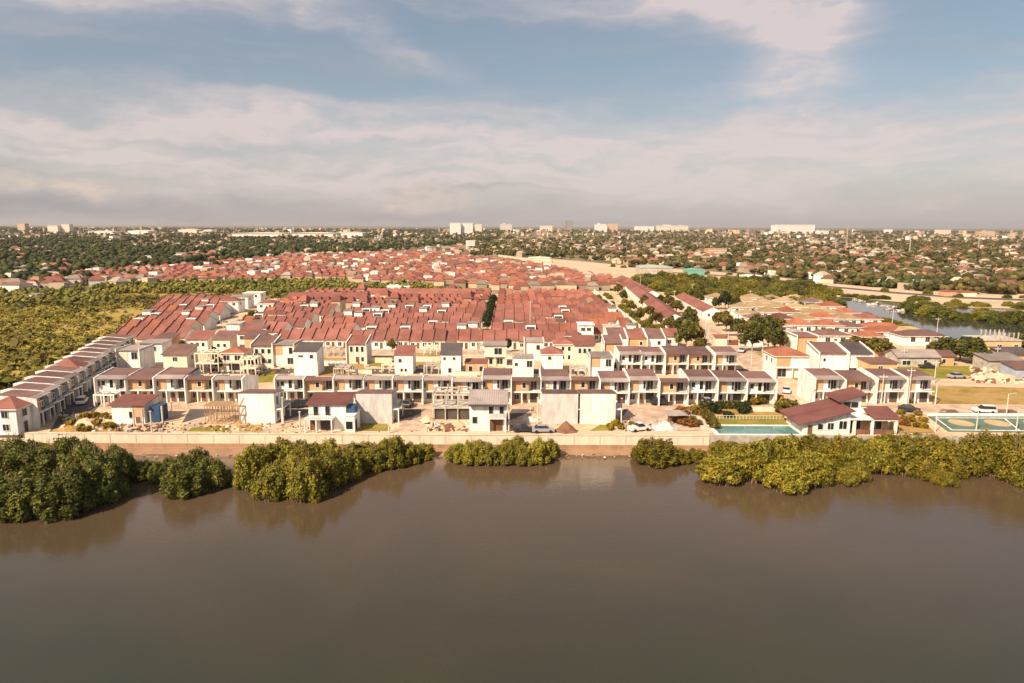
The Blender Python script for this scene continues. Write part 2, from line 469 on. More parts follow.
def sheet(name, pts, z, m, px=True):
    """flat patch of ground from picture points laid on the ground"""
    b = MB()
    ps = [G(x, y) for x, y in pts] if px else [Vector((x, y, 0)) for x, y in pts]
    for p in ps:
        p.y = max(p.y, 128.13)                     # nothing overhangs the seawall
    area = sum(ps[i].x * ps[(i + 1) % len(ps)].y - ps[(i + 1) % len(ps)].x * ps[i].y for i in range(len(ps)))
    if area < 0:
        ps = ps[::-1]
    b.add([(p.x, p.y, z) for p in ps], [tuple(range(len(ps)))], m)
    return struct(b.build(name))

# ------------------------------------------------------------------ the setting
WY = 128.0                                  # the seawall line
WZ = -3.1                                   # water level
b = MB(); b.add([(-30000, WY, 0), (30000, WY, 0), (30000, 60000, 0), (-30000, 60000, 0)], [(0, 1, 2, 3)], 'far_ground')
struct(b.build('ground'))
b = MB(); b.add([(-4000, -900, WZ), (4000, -900, WZ), (4000, WY - 0.5, WZ), (-4000, WY - 0.5, WZ)], [(0, 1, 2, 3)], 'estuary_water')
struct(b.build('water'))
# mud bank below the wall
b = MB(); N = 220
rows = []
for k in range(6):
    t = k / 5.0
    rows.append([(-160 + 340 * i / N, WY - 0.6 - t * (5.2 + 1.6 * math.sin(i * 0.21) + 0.8 * math.sin(i * 0.77 + 2)), -2.62 - 0.75 * t ** 0.8 + 0.06 * rnd.uniform(-1, 1)) for i in range(N + 1)])
vs = [p for r_ in rows for p in r_]
fs = [(k * (N + 1) + i, (k + 1) * (N + 1) + i, (k + 1) * (N + 1) + i + 1, k * (N + 1) + i + 1) for k in range(5) for i in range(N)]
b.add(vs, fs, 'mud')
struct(b.build('mud_bank'))

DEV = [(-60, 437), (1100, 437), (1300, 437), (1250, 352), (1010, 350), (960, 340), (885, 330), (840, 306), (800, 300), (740, 296), (640, 291), (560, 291), (430, 297), (345, 294), (285, 297), (195, 303), (155, 328), (122, 344), (0, 398), (-60, 420)]
sheet('development_ground', DEV, 0.03, 'bare_earth')
sheet('marsh_land', [(-500, 436), (-60, 420), (0, 398), (122, 344), (155, 328), (195, 303), (285, 297), (345, 294), (480, 296), (465, 288), (340, 285), (200, 286), (90, 292), (0, 300), (-300, 312), (-600, 330)], 0.05, 'marsh_ground')
sheet('street', [(42, 436), (74, 434), (132, 368), (190, 338), (250, 308), (238, 307), (175, 338), (118, 366), (66, 404)], 0.06, 'asphalt')
sheet('street', [(60, 437), (88, 437), (104, 420), (76, 420)], 0.08, 'paving')
sheet('street', [(98, 409), (770, 409), (770, 403.5), (98, 403.5)], 0.06, 'paving')
sheet('cross_street', [(128, 374), (770, 374), (775, 369), (132, 369)], 0.06, 'asphalt')
sheet('terrace_street', [(160, 354), (700, 354), (700, 350), (165, 350)], 0.06, 'paving')
for x0, x1, x2, x3 in ((178, 203, 222, 208), (258, 285, 318, 306), (392, 424, 446, 424), (500, 532, 540, 524), (614, 640, 658, 640)):
    sheet('driveway', [(x0 - 4, 434), (x1 - 8, 434), (x2, 408.8), (x3, 408.8)], 0.08, 'paving')
for x0, x1 in ((186, 214), (280, 306), (395, 420), (508, 526), (620, 634)):
    sheet('parking_apron', [(x0 - 4, 423), (x1 - 2, 415), (x1 + 6, 409.5), (x0 + 4, 409.5)], 0.10, 'asphalt')
sheet('road', [(770, 437), (800, 437), (800, 404), (776, 374), (758, 352), (744, 343), (722, 343), (735, 356), (752, 374), (772, 404)], 0.09, 'paving')
sheet('road', [(716, 343.5), (744, 343.5), (712, 328), (690, 310), (684, 310), (696, 328)], 0.11, 'paving')
sheet('road', [(858, 415), (1100, 418), (1100, 406), (930, 404.5), (868, 403.5)], 0.10, 'paving')
sheet('road', [(930, 386), (1100, 390), (1100, 381), (936, 379)], 0.10, 'sand_fill')
sheet('road', [(800, 362), (1100, 366), (1100, 360), (880, 357)], 0.10, 'sand_fill')
sheet('paved_yard', [(612, 431), (700, 431), (684, 405), (632, 405)], 0.11, 'paving')
sheet('path', [(705, 434), (714, 434), (698, 412), (688, 405), (684, 405)], 0.14, 'pale_concrete')
sheet('wall_walk', [(-60, 436.6), (712, 436.6), (706, 431.5), (-60, 432.5)], 0.13, 'sand_fill')
# grass and lots
LAWNS = [((245, 384), (272, 382), (276, 371), (252, 372)), ((318, 376), (366, 377), (362, 358), (318, 358)), ((368, 366), (394, 367), (394, 357), (372, 356)), ((414, 366), (440, 366), (440, 354), (416, 353)),
         ((340, 431), (390, 431), (388, 424), (352, 423)), ((240, 434), (262, 434), (262, 425), (236, 425)), ((180, 436), (232, 436), (225, 426), (192, 428)), ((425, 433), (455, 432), (450, 424), (430, 424)), ((590, 431), (640, 430), (628, 425), (600, 425))]
for i, p in enumerate(LAWNS):
    sheet('lawn', p, 0.09, 'lawn_grass' if i % 2 == 0 else 'dry_grass')
sheet('lawn', [(713, 427), (790, 427), (784, 417), (714, 417)], 0.12, 'lawn_grass')
sheet('garden_bed', [(700, 417), (792, 417), (786, 402), (692, 402)], 0.10, 'dry_grass')
sheet('lawn', [(60, 436), (118, 434), (112, 414), (88, 412)], 0.10, 'dry_grass')
sheet('vacant_lot', [(932, 404), (1120, 405), (1120, 390), (932, 386.5)], 0.08, 'dry_grass')
sheet('vacant_lot', [(900, 380), (1000, 381), (1000, 367), (890, 364)], 0.08, 'lawn_grass')
sheet('grass_verge', [(755, 352), (766, 350), (798, 370), (800, 382), (780, 374)], 0.12, 'dry_grass')
sheet('grass_verge', [(888, 433), (935, 433), (920, 418), (892, 416)], 0.12, 'dry_grass')
for x0, x1, x2, x3 in ((934, 962, 955, 942), (988, 1024, 1012, 994)):
    sheet('planting_bed', [(x0, 416), (x1, 416), (x2, 410), (x3, 410)], 0.15, 'soil_red')
# far shore causeway and river
sheet('causeway', [(500, 257.5), (545, 258.5), (640, 267), (760, 275.5), (830, 284), (940, 292), (1110, 297), (1110, 312), (960, 308), (880, 301), (835, 297.5), (800, 288), (690, 281.5), (620, 279.5), (560, 268.5)], 0.35, 'sand_fill')
sheet('river', [(838, 297.5), (862, 300), (905, 308), (960, 308), (1110, 320), (1110, 372), (1020, 352), (985, 343), (940, 337), (895, 327), (866, 317), (845, 309), (838, 303)], 0.2, 'river_water')
sheet('river', [(545, 267), (566, 268.5), (640, 281), (640, 288), (616, 287), (580, 277)], 0.2, 'river_water')

# the seawall
XE = G(709, 436).x
sw = empty('seawall', (0, 0, 0))
tag(sw, 'long pale concrete seawall between the houses and the water', 'wall')
b = MB(); b.box(-170, WY - 0.55, -3.6, XE, WY, 0.08, 'seawall_concrete'); b.build('wall_face', sw)
b = MB(); b.box(-170, WY - 0.62, 0.083, XE, WY + 0.12, 0.2, 'pale_concrete'); b.build('coping', sw)
b = MB(); b.box(-170, WY - 0.66, -3.6, XE, WY - 0.553, -1.75, 'tide_stain'); b.build('tide_band', sw)
b = MB(); b.box(-170, WY - 1.0, -3.6, XE, WY - 0.663, -2.5, 'tide_stain'); b.build('footing', sw)
for i in range(42):
    if -168 + i * 5.0 < XE - 1:
        b = MB(); b.box(-168 + i * 5.0, WY - .6, -1.74, -167.8 + i * 5.0, WY - .553, .06, 'pale_concrete'); b.build('pilaster', sw)
b = MB(); b.box(XE + 0.05, WY - 0.4, -3.6, 220, WY, 0.2, 'concrete')
tag(b.build('retaining_wall'), 'low concrete retaining wall behind the yellow mangroves, below the pool and court', 'wall')

# ------------------------------------------------------------------ houses
def opening(root, face, u, z, ww, hh, plane, name='window', frame='white_paint'):
    """window or door on a wall: face F/B look along -y/+y with u along x, L/R along -x/+x with u along y"""
    fr, pn = MB(), MB()
    t = 0.10
    def bx(bm, u0, z0, u1, z1, d0, d1, m):
        if face == 'F': bm.box(u0, plane - d1, z0, u1, plane - d0, z1, m)
        elif face == 'B': bm.box(u0, plane + d0, z0, u1, plane + d1, z1, m)
        elif face == 'L': bm.box(plane - d1, u0, z0, plane - d0, u1, z1, m)
        else: bm.box(plane + d0, u0, z0, plane + d1, u1, z1, m)
    a0, a1, b0, b1 = u - ww / 2, u + ww / 2, z, z + hh
    for q in ((a0 - t, b0 - t, a1 + t, b0), (a0 - t, b1, a1 + t, b1 + t), (a0 - t, b0, a0, b1), (a1, b0, a1 + t, b1)):
        bx(fr, *q, 0.0, 0.09, frame)
    if name == 'window' and ww > 1.0:
        bx(fr, u - 0.03, b0, u + 0.03, b1, 0.012, 0.06, frame)
    bx(pn, a0, b0, a1, b1, 0.004, 0.03, 'dark_glass' if name == 'window' else 'brown_wood')
    f = fr.build(name, root)
    pn.build('pane' if name == 'window' else 'door_leaf', f)
    return f

def townhouse(style, deep=True, fwd=0.95, e0=-0.75):
    """two-storey terrace unit: front bay, recessed balcony above a carport, party wall standing forward on one side"""
    Wd, D = 6.65, 8.2
    root = empty('townhouse')
    left, right = {'wt': ('tan_paint', 'white_paint'), 'ww': ('white_paint', 'white_paint'), 'tt': ('tan_paint', 'tan_paint'), 'cw': ('cream_paint', 'white_paint'), 'dk': ('tan_paint', 'shade_slate_paint'), 'dg': ('grey_render', 'shade_slate_paint')}[style]
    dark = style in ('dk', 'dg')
    xb = 4.15
    zb = 6.35 if deep else 4.4
    b = MB()
    b.box(0.22, 1.5, 0, Wd, D, 2.85, 'shade_slate_paint' if dark else 'white_paint')
    b.prof_x([(0.25, 3.1), (D, 3.1), (D, zb if not deep else 6.2), (1.5, 5.95), (0.25, 5.72)], 0.22, xb, right)
    b.prof_x([(1.4, 3.1), (D, 3.1), (D, zb if not deep else 6.2), (1.4, 5.95)], xb, Wd, 'shade_slate_paint' if dark else 'grey_render')  # recess wall toned down, the balcony's shade put into its colour
    b.box(0.22, -0.25, 2.853, Wd, D - 0.01, 3.097, 'white_paint')
    b.box(2.35, -0.15, 0, 2.6, 0.1, 2.85, 'white_paint')
    b.build('wall', root)
    if left != right or style == 'tt':
        p = MB(); p.box(0.85 if left != right else 0.45, 0.16, 3.15, 2.4 if left != right else 4.0, 0.245, 5.7, left); p.build('facade_panel', root)
        if style == 'tt':
            p = MB(); p.box(0.3, 1.4, 0.05, 2.3, 1.49, 2.8, 'tan_paint'); p.build('facade_panel', root)
    b = MB()
    rm = 'brown_roof' if style == 'tt' else 'grey_roof'
    b.slab([(0.225, e0, 5.85), (Wd, e0, 5.85), (Wd, 1.2, 6.25), (0.225, 1.2, 6.25)], 0.16, rm)
    if deep:
        b.slab([(0.225, 1.5, 6.15), (Wd, 1.5, 6.15), (Wd, 7.0, 6.72), (0.225, 7.0, 6.72)], 0.16, 'brown_roof')
        b.slab([(0.225, 7.003, 6.72), (Wd, 7.003, 6.72), (Wd, D + 0.3, 6.35), (0.225, D + 0.3, 6.35)], 0.16, 'brown_roof')
    else:
        b.slab([(0.225, 1.203, 6.25), (Wd, 1.203, 6.25), (Wd, D + 0.3, 4.5), (0.225, D + 0.3, 4.5)], 0.16, rm)
    b.build('roof', root)
    b = MB()
    if deep: b.prof_x([(-fwd, 0), (D + 0.3, 0), (D + 0.3, 6.55), (7.0, 6.92), (1.4, 6.4), (-fwd, 6.0)], -0.02, 0.22, 'white_paint')
    else: b.prof_x([(-0.95, 0), (D + 0.3, 0), (D + 0.3, 4.9), (1.2, 6.4), (-0.95, 6.0)], -0.02, 0.22, 'white_paint')
    b.build('party_wall', root)
    b = MB()
    for i in range(9):
        x = xb + 0.08 + i * (Wd - xb - 0.16) / 8
        b.box(x - 0.02, -0.2, 3.1, x + 0.02, -0.16, 4.0, 'rail_metal')
    b.box(xb, -0.22, 4.0, Wd, -0.14, 4.07, 'rail_metal')
    b.build('balcony_railing', root)
    opening(root, 'F', xb + 1.1, 3.2, 1.3, 2.0, 1.4, 'window', 'grey_render')
    opening(root, 'F', 0.52, 3.9, 0.4, 1.2, 0.25, 'window', 'grey_render')
    if style in ('ww', 'cw'):
        opening(root, 'F', 1.5, 4.0, 0.8, 1.1, 0.25)
        opening(root, 'F', 3.3, 3.5, 0.8, 1.9, 0.25)
    elif style == 'wt':
        opening(root, 'F', 3.75, 3.6, 0.45, 1.8, 0.25, 'window', 'grey_render')
    else:
        opening(root, 'F', 3.0, 3.9, 0.8, 1.2, 0.16)
    opening(root, 'F', 1.3, 0.9, 1.1, 1.2, 1.5 if style != 'tt' else 1.4, 'window', 'grey_render')
    opening(root, 'F', 3.2, 0.05, 0.9, 2.1, 1.5, 'door', 'grey_render')
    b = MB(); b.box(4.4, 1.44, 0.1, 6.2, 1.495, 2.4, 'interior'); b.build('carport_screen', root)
    return root
def end_wall(deep):
    b = MB(); D = 8.2
    b.prof_x([(-0.95, 0), (D + 0.3, 0), (D + 0.3, 6.55), (7.0, 6.92), (1.4, 6.4), (-0.95, 6.0)] if deep else [(-0.95, 0), (D + 0.3, 0), (D + 0.3, 4.9), (1.2, 6.4), (-0.95, 6.0)], 0, 0.24, 'white_paint')
    return b

TH = {s_: Proto(townhouse(s_)) for s_ in ('wt', 'ww', 'tt', 'cw')}
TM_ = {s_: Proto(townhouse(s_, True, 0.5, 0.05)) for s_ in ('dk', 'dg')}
TS = {s_: Proto(townhouse(s_, False)) for s_ in ('wt', 'ww', 'tt', 'cw')}
DESC = {'wt': 'tan and white two-storey townhouse', 'ww': 'all white two-storey townhouse', 'tt': 'orange-tan two-storey townhouse', 'cw': 'cream and white two-storey townhouse'}
ROOFW = {'brown_roof': 'brown', 'maroon_roof': 'maroon', 'grey_roof': 'grey', 'orange_roof': 'orange', 'red_roof': 'red', 'beige_roof': 'beige', 'dark_roof': 'charcoal'}

# front row facing the water: (pixel x of the party wall, style, roof rising to the back or not)
ROW = [(98, 'ww', 1), (127, 'tt', 1), (157, 'wt', 1), (187, 'tt', 0), (216, 'wt', 0),
       (276, 'ww', 0), (305, 'tt', 0), (334.5, 'wt', 0), (364, 'wt', 0), (393.5, 'wt', 0), (423, 'wt', 0), (452.5, 'wt', 0),
       (482, 'wt', 1), (511, 'tt', 0), (540.5, 'cw', 1), (570, 'tt', 0), (599, 'wt', 1), (628, 'wt', 1), (657.5, 'tt', 0), (687, 'ww', 1), (716, 'wt', 1), (745, 'ww', 1)]
Y0 = G(512, 404.5).y
GR = 'two-storey townhouses in the row facing the water'
ENDS = {}
FRONT_DY = (0, .5, -.25, .15, -.6, .35, .0)
FRONT_SZ = (1.0, .97, 1.03, .985, 1.015)
for i, (px, st, rr) in enumerate(ROW):
    X = (px - 512) * Y0 / FOC * 1.029
    first = i < 5
    o = (TH if rr else TS)[st].place((X, Y0 + FRONT_DY[i % 7], 0), 0.0, (1, 1, FRONT_SZ[i % 5]))
    if i in (4, 21): ENDS[i] = o
    n = i if first else i - 5
    cnt = (ORD[n] + ' from the rubble mound') if first else (ORD[n] + ' along from the white blank-walled house')
    if i == 5: cnt = 'with parked cars, next to the white blank-walled house'
    if i == len(ROW) - 1: cnt = 'ending the row beside the garden and road'
    tag(o, DESC[st] + ', ' + cnt, 'townhouse', GR)
for i in ENDS:
    ob = end_wall(i == 21).build('gable_wall'); ob.parent = ENDS[i]; ob.location = (6.66, 0, 0)
p = MB(); p.box(6.905, 0.5, 3.0, 6.95, 7.5, 5.9, 'tan_paint'); o = p.build('facade_panel'); o.parent = ENDS[21]
opening(ENDS[21], 'R', 3.5, 4.0, 0.8, 1.3, 6.95)

# terrace along the west street, fronts turned to the street
T0, T1 = G(33, 432.0), G(133, 356)
d = (T1 - T0); L = d.length; d.normalize()
TG = 'terrace of townhouses along the street beside the marsh'
NT_ = 13
for i in range(NT_):
    p = T0 + d * (L * (i + 0.35) / NT_)
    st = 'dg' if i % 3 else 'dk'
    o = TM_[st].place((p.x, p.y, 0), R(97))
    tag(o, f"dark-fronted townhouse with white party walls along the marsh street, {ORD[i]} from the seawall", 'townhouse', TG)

# ---- free-standing houses of many shapes
def house(name, w_, d_, h, roof='hip', rise=1.6, wall='white_paint', rmat='red_roof', ov=0.45, wins=(), doors=(), parapet=None, wall2=None, band=None):
    root = empty(name)
    b = MB()
    x0, x1 = -w_ / 2, w_ / 2
    if roof == 'shed_back':
        b.hexa([(x0, 0, 0), (x1, 0, 0), (x1, d_, 0), (x0, d_, 0)], [(x0, 0, h), (x1, 0, h), (x1, d_, h + rise), (x0, d_, h + rise)], wall)
    elif roof == 'gable_x':
        b.box(x0, 0, 0, x1, d_, h, wall); b.prof_x([(0, h), (d_, h), (d_ / 2, h + rise)], x0, x1, wall)
    elif roof == 'gable_y':
        b.box(x0, 0, 0, x1, d_, h, wall); b.prof_y([(x0, h), (x1, h), (0, h + rise)], 0, d_, wall)
    else:
        b.box(x0, 0, 0, x1, d_, h, wall)
    b.build('wall', root)
    if wall2:
        p = MB(); p.box(x0 + 0.3, -0.05, h * 0.52, x0 + w_ * 0.45, -0.003, h - 0.1, wall2); p.build('facade_panel', root)
    if band:
        p = MB(); p.box(x0 - 0.08, -0.75, h * 0.47, x1 + 0.08, 0.0, h * 0.47 + 0.2, band)
        for k in range(3):
            xx = x0 + 0.15 + k * (w_ - 0.3) / 2
            p.box(xx - 0.1, -0.72, 0, xx + 0.1, -0.52, h * 0.47, band)
        p.build('porch', root)
    b = MB(); t = 0.14
    X0, X1, Y0_, Y1 = x0 - ov, x1 + ov, -ov, d_ + ov
    if roof == 'hip':
        k = min(w_, d_) / 2 + ov
        if w_ >= d_:
            r0, r1 = (X0 + k, (Y0_ + Y1) / 2, h + rise), (X1 - k, (Y0_ + Y1) / 2, h + rise)
            fs = [((X0, Y0_, h), (X1, Y0_, h), r1, r0), ((X1, Y1, h), (X0, Y1, h), r0, r1), ((X1, Y0_, h), (X1, Y1, h), r1), ((X0, Y1, h), (X0, Y0_, h), r0)]
        else:
            r0, r1 = (0, Y0_ + k, h + rise), (0, Y1 - k, h + rise)
            fs = [((X0, Y0_, h), (X1, Y0_, h), r0), ((X1, Y1, h), (X0, Y1, h), r1), ((X1, Y0_, h), (X1, Y1, h), r1, r0), ((X0, Y1, h), (X0, Y0_, h), r0, r1)]
        for f in fs:
            b.add([(x, y, z + 0.02) for x, y, z in f], [tuple(range(len(f)))], rmat)
        b.box(X0, Y0_, h - 0.16, X1, Y1, h + 0.015, 'white_paint')
    elif roof == 'gable_x':
        s_ = rise / (d_ / 2)
        b.slab([(X0, Y0_, h - ov * s_ + .15), (X1, Y0_, h - ov * s_ + .15), (X1, d_ / 2, h + rise + .15), (X0, d_ / 2, h + rise + .15)], t, rmat)
        b.slab([(X0, d_ / 2, h + rise + .15), (X1, d_ / 2, h + rise + .15), (X1, Y1, h - ov * s_ + .15), (X0, Y1, h - ov * s_ + .15)], t, rmat)
    elif roof == 'gable_y':
        s_ = rise / (w_ / 2)
        b.slab([(X0, Y0_, h - ov * s_ + .15), (0, Y0_, h + rise + .15), (0, Y1, h + rise + .15), (X0, Y1, h - ov * s_ + .15)], t, rmat)
        b.slab([(0, Y0_, h + rise + .15), (X1, Y0_, h - ov * s_ + .15), (X1, Y1, h - ov * s_ + .15), (0, Y1, h + rise + .15)], t, rmat)
    elif roof == 'shed_back':
        s_ = rise / d_
        b.slab([(X0, Y0_, h - ov * s_ + .15), (X1, Y0_, h - ov * s_ + .15), (X1, Y1, h + rise + ov * s_ + .15), (X0, Y1, h + rise + ov * s_ + .15)], t, rmat)
    else:
        b.slab([(X0, Y0_, h + .16), (X1, Y0_, h + .16), (X1, Y1, h + .3), (X0, Y1, h + .3)], t, rmat)
    b.build('roof', root)
    if parapet:
        for xx in ((x0 - 0.24, x0 - 0.003), (x1 + 0.003, x1 + 0.24)):
            b = MB()
            if roof == 'shed_back':
                b.prof_x([(-0.6, 0), (d_ + .3, 0), (d_ + .3, h + rise + 0.55), (-0.6, h + 0.4)], xx[0], xx[1], parapet)
            else:
                b.prof_x([(-0.6, 0), (d_ + .3, 0), (d_ + .3, h + 0.6), (d_ / 2, h + rise + 0.6), (-0.6, h + 0.6)], xx[0], xx[1], parapet)
            b.build('party_wall', root)
    PL = {'F': 0, 'B': d_, 'L': x0, 'R': x1}
    for f, u, z, ww, hh in wins:
        opening(root, f, u, z, ww, hh, PL[f], 'window', 'white_paint' if wall != 'white_paint' else 'grey_render')
    for f, u, z, ww, hh in doors:
        opening(root, f, u, z, ww, hh, PL[f], 'door', 'concrete')
    return root
def put(px, py, root, rz=0.0):
    p = G(px, py); root.location = (p.x, p.y, 0); root.rotation_euler = (0, 0, rz); return root

# end house of the west terrace
o = put(2, 435.0, house('end_house', 6.4, 6.5, 5.2, 'hip', 1.7, 'white_paint', 'red_roof', 0.5, wins=[('F', 1.0, 3.4, 1.2, 1.2), ('F', 1.0, 0.9, 1.2, 1.2), ('R', 2.2, 3.3, 1.1, 1.3), ('R', 4.8, 3.3, 1.1, 1.3), ('R', 4.8, 0.8, 1.1, 1.3)], doors=[('R', 2.2, 0.05, 0.9, 2.1)]))
tag(o, 'white end house with red hipped roof at the seawall end of the marsh terrace', 'house')
o = put(64.5, 393.5, house('red_roofed_townhouse', 7.2, 6.6, 6.0, 'hip', 1.9, 'cream_paint', 'red_roof', 0.4, wins=[('R', 2.0, 3.6, 1.2, 1.5), ('R', 4.8, 3.6, 1.2, 1.5)]), R(11))
tag(o, 'red hip-roofed house standing midway along the marsh terrace', 'house')

# party-wall houses turning a blank wall to the water
def blank_house(wall, side):
    o = house('blank_walled_house', 7.3, 6.2, 6.45, 'shed_back', -0.8, wall, 'brown_roof', 0.12,
              wins=[('R', 1.6, 3.7, 1.1, 1.7), ('R', 4.4, 3.7, 1.1, 1.7), ('L', 1.6, 3.7, 1.1, 1.7), ('L', 4.4, 3.7, 1.1, 1.7), ('R', 1.8, 0.9, 1.2, 1.2)], doors=[('R', 4.6, 0.05, 0.9, 2.1)])
    b = MB(); b.box(3.66, 0.3, 2.9, 5.0, 5.9, 3.1, 'white_paint'); b.box(4.8, 0.3, 0, 5.0, 0.5, 2.9, 'white_paint'); b.box(4.8, 5.7, 0, 5.0, 5.9, 2.9, 'white_paint')
    b.build('balcony', o)
    b = MB()
    for i in range(12):
        b.box(4.93, 0.35 + i * 0.48, 3.1, 4.97, 0.39 + i * 0.48, 4.0, 'rail_metal')
    b.box(4.92, 0.3, 4.0, 4.98, 5.9, 4.06, 'rail_metal'); b.build('balcony_railing', o)
    return o
for px, wl, lab in ((257.5, 'white_paint', 'white blank-walled house with brown roof edge beside the timber scaffolding'), (374.5, 'grey_render', 'grey rendered blank-walled house next to the house with a garage'),
                    (560, 'grey_render', 'pale grey blank-walled house behind the pointed dirt heap'), (597.5, 'white_paint', 'bright white blank-walled house beside the paved yard')):
    o = put(px, 424.0, blank_house(wl, 1)); tag(o, lab, 'house', 'blank-walled houses near the seawall')

# house with a garage
o = house('garage_house', 7.4, 6.0, 5.3, 'shed_back', 0.75, 'white_paint', 'maroon_roof', 0.45, wins=[('F', -2.2, 3.1, 0.9, 1.8), ('F', 0.1, 3.1, 0.9, 1.8), ('R', 3.0, 3.4, 1.2, 1.3)], doors=[('F', -2.9, 0.05, 0.8, 2.1)])
b = MB(); b.box(-4.0, -2.2, 2.75, 1.6, 0, 3.0, 'white_paint')
for x in (-3.9, -1.7, 1.3): b.box(x - .13, -2.15, 0, x + .13, -1.9, 2.75, 'white_paint')
b.build('carport', o)
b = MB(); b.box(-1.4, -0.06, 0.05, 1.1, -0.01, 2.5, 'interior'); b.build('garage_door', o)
b = MB()
for i in range(15): b.box(-3.95 + i * 0.39, -2.15, 3.0, -3.91 + i * 0.39, -2.11, 3.85, 'rail_metal')
b.box(-3.98, -2.17, 3.85, 1.58, -2.09, 3.92, 'rail_metal'); b.build('balcony_railing', o)
b = MB(); b.box(3.75, -1.6, 0, 5.7, 3.2, 3.4, 'white_paint'); b.box(3.72, -1.7, 3.4, 5.8, 3.3, 3.55, 'white_paint'); b.box(5.703, -0.9, 0.2, 5.73, 0.5, 2.4, 'dark_glass'); b.build('side_wing', o)
b = MB(); b.box(4.0, -1.63, 0.8, 5.3, -1.605, 2.3, 'dark_glass'); b.build('window', o)
b = MB(); b.box(3.8, 0.2, 3.55, 5.4, 2.8, 4.8, 'blue_sheet'); b.build('roof_cover', o)
put(328, 430.5, o); tag(o, 'white house with maroon roof, balcony and dark garage opening near the seawall', 'house')

# big white house near the seawall
o = house('shed_roofed_house', 7.3, 7.0, 5.5, 'shed_back', 1.0, 'white_paint', 'grey_roof', 0.35, wins=[('F', 0.6, 3.1, 0.8, 1.9), ('F', 2.7, 3.1, 0.8, 1.9), ('F', -2.6, 1.6, 0.9, 1.3)], doors=[('F', 1.6, 0.05, 2.6, 2.3)])
b = MB(); b.box(0.1, -1.4, 2.8, 3.6, 0, 3.0, 'white_paint'); b.box(0.15, -1.35, 0, .4, -1.1, 2.8, 'white_paint'); b.box(3.3, -1.35, 0, 3.55, -1.1, 2.8, 'white_paint'); b.build('porch', o)
b = MB(); b.box(0.1, -1.36, 3.0, 3.6, -1.3, 3.9, 'grey_render'); b.build('balcony_railing', o)
b = MB(); b.slab([(-3.8, -0.9, 5.35), (3.8, -0.9, 5.35), (3.8, -0.37, 5.5), (-3.8, -0.37, 5.5)], 0.12, 'dark_roof'); b.build('eave', o)
put(488, 431.0, o); tag(o, 'white house with pinkish grey sloping roof beside the concrete frame', 'house')

# unfinished low house left of the first driveway
o = house('unfinished_house', 6.6, 5.0, 3.9, 'shed_back', 0.7, 'white_paint', 'maroon_roof', 0.5, wins=[('F', 0.6, 1.2, 0.7, 1.3)], doors=[('F', 2.0, 0.05, 0.9, 2.1)], wall2=None)
p = MB(); p.box(0.9, -0.06, 1.4, 3.2, -0.004, 3.7, 'tan_paint'); p.build('facade_panel', o)
p = MB(); p.box(4.2, 0.8, 0, 6.0, 4.2, 3.3, 'blue_sheet'); p.build('sheet_cladding', o)
p = MB()
for x, y in ((3.9, -2.2), (2.2, -2.4), (6.6, 0.2), (6.9, 3.4)): p.box(x, y, 0, x + .28, y + .28, 3.6, 'concrete')
p.build('column', o)
put(129, 423.5, o); tag(o, 'low unfinished house with maroon shed roof and blue sheeting by the seawall', 'house')

# concrete frame of a first unit, open front
def frame_building(name, nx, ny, lv, sx, sy, sz, m='concrete', slabs=True, col=0.22):
    root = empty(name)
    for i in range(nx + 1):
        for j in range(ny + 1):
            b = MB(); b.box(i * sx - col / 2, j * sy - col / 2, 0, i * sx + col / 2, j * sy + col / 2, lv * sz + (0.7 if (i + j) % 2 else 0.0), m); b.build('column', root)
    for k in range(1, lv + 1):
        b = MB()
        for j in range(ny + 1):
            for i in range(nx):
                b.box(i * sx + col / 2 + .003, j * sy - col / 2 + .01, k * sz - .32, (i + 1) * sx - col / 2 - .003, j * sy + col / 2 - .01, k * sz, m)
        for i in range(nx + 1):
            for j in range(ny):
                b.box(i * sx - col / 2 + .01, j * sy + col / 2 + .003, k * sz - .32, i * sx + col / 2 - .01, (j + 1) * sy - col / 2 - .003, k * sz, m)
        b.build('beam', root)
        if slabs and k < lv:
            b = MB(); b.box(0.14, 0.14, k * sz - .16, nx * sx - .14, ny * sy - .14, k * sz - .02, m); b.build('floor_slab', root)
    return root
p = G(99, 406); o = frame_building('open_carport', 2, 1, 1, 2.2, 2.6, 3.0, 'white_paint', False); o.location = (p.x - 0.2, p.y - 1.2, 0)
tag(o, 'open white concrete carport frame before the corner townhouse by the marsh street', 'frame')
p = G(433, 420); o = frame_building('unfinished_structure', 3, 2, 2, 2.6, 3.2, 2.8, 'concrete'); o.location = (p.x, p.y, 0)
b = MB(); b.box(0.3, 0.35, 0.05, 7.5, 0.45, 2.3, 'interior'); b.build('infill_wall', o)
tag(o, 'two-level bare concrete house frame under construction beside the grey-roofed white house', 'frame')
def scaffold(nx, ny, lv, s):
    root = empty('timber_scaffold')
    for k in range(lv + 1):
        b = MB()
        for j in range(ny + 1):
            if k < lv:
                for i in range(nx + 1):
                    x, y = i * s + rnd.uniform(-.15, .15), j * s
                    b.tube((x, y, k * 1.9), (x + rnd.uniform(-.1, .1), y, k * 1.9 + 2.1), .07, .06, 'scaffold_wood', 5)
            b.box(-.2, j * s - .05, k * 1.9 + .02, nx * s + .2, j * s + .05, k * 1.9 + .16, 'scaffold_wood')
        for i in range(0, nx, 2):
            b.tube((i * s, 0, k * 1.9), ((i + 1) * s, 0, k * 1.9 + 1.9), .05, .05, 'scaffold_wood', 5)
        b.build('scaffold_lift', root)
    b = MB(); b.box(-.1, .3, 3.84, nx * s * .6, ny * s - .2, 3.92, 'scaffold_wood'); b.build('platform', root)
    return root
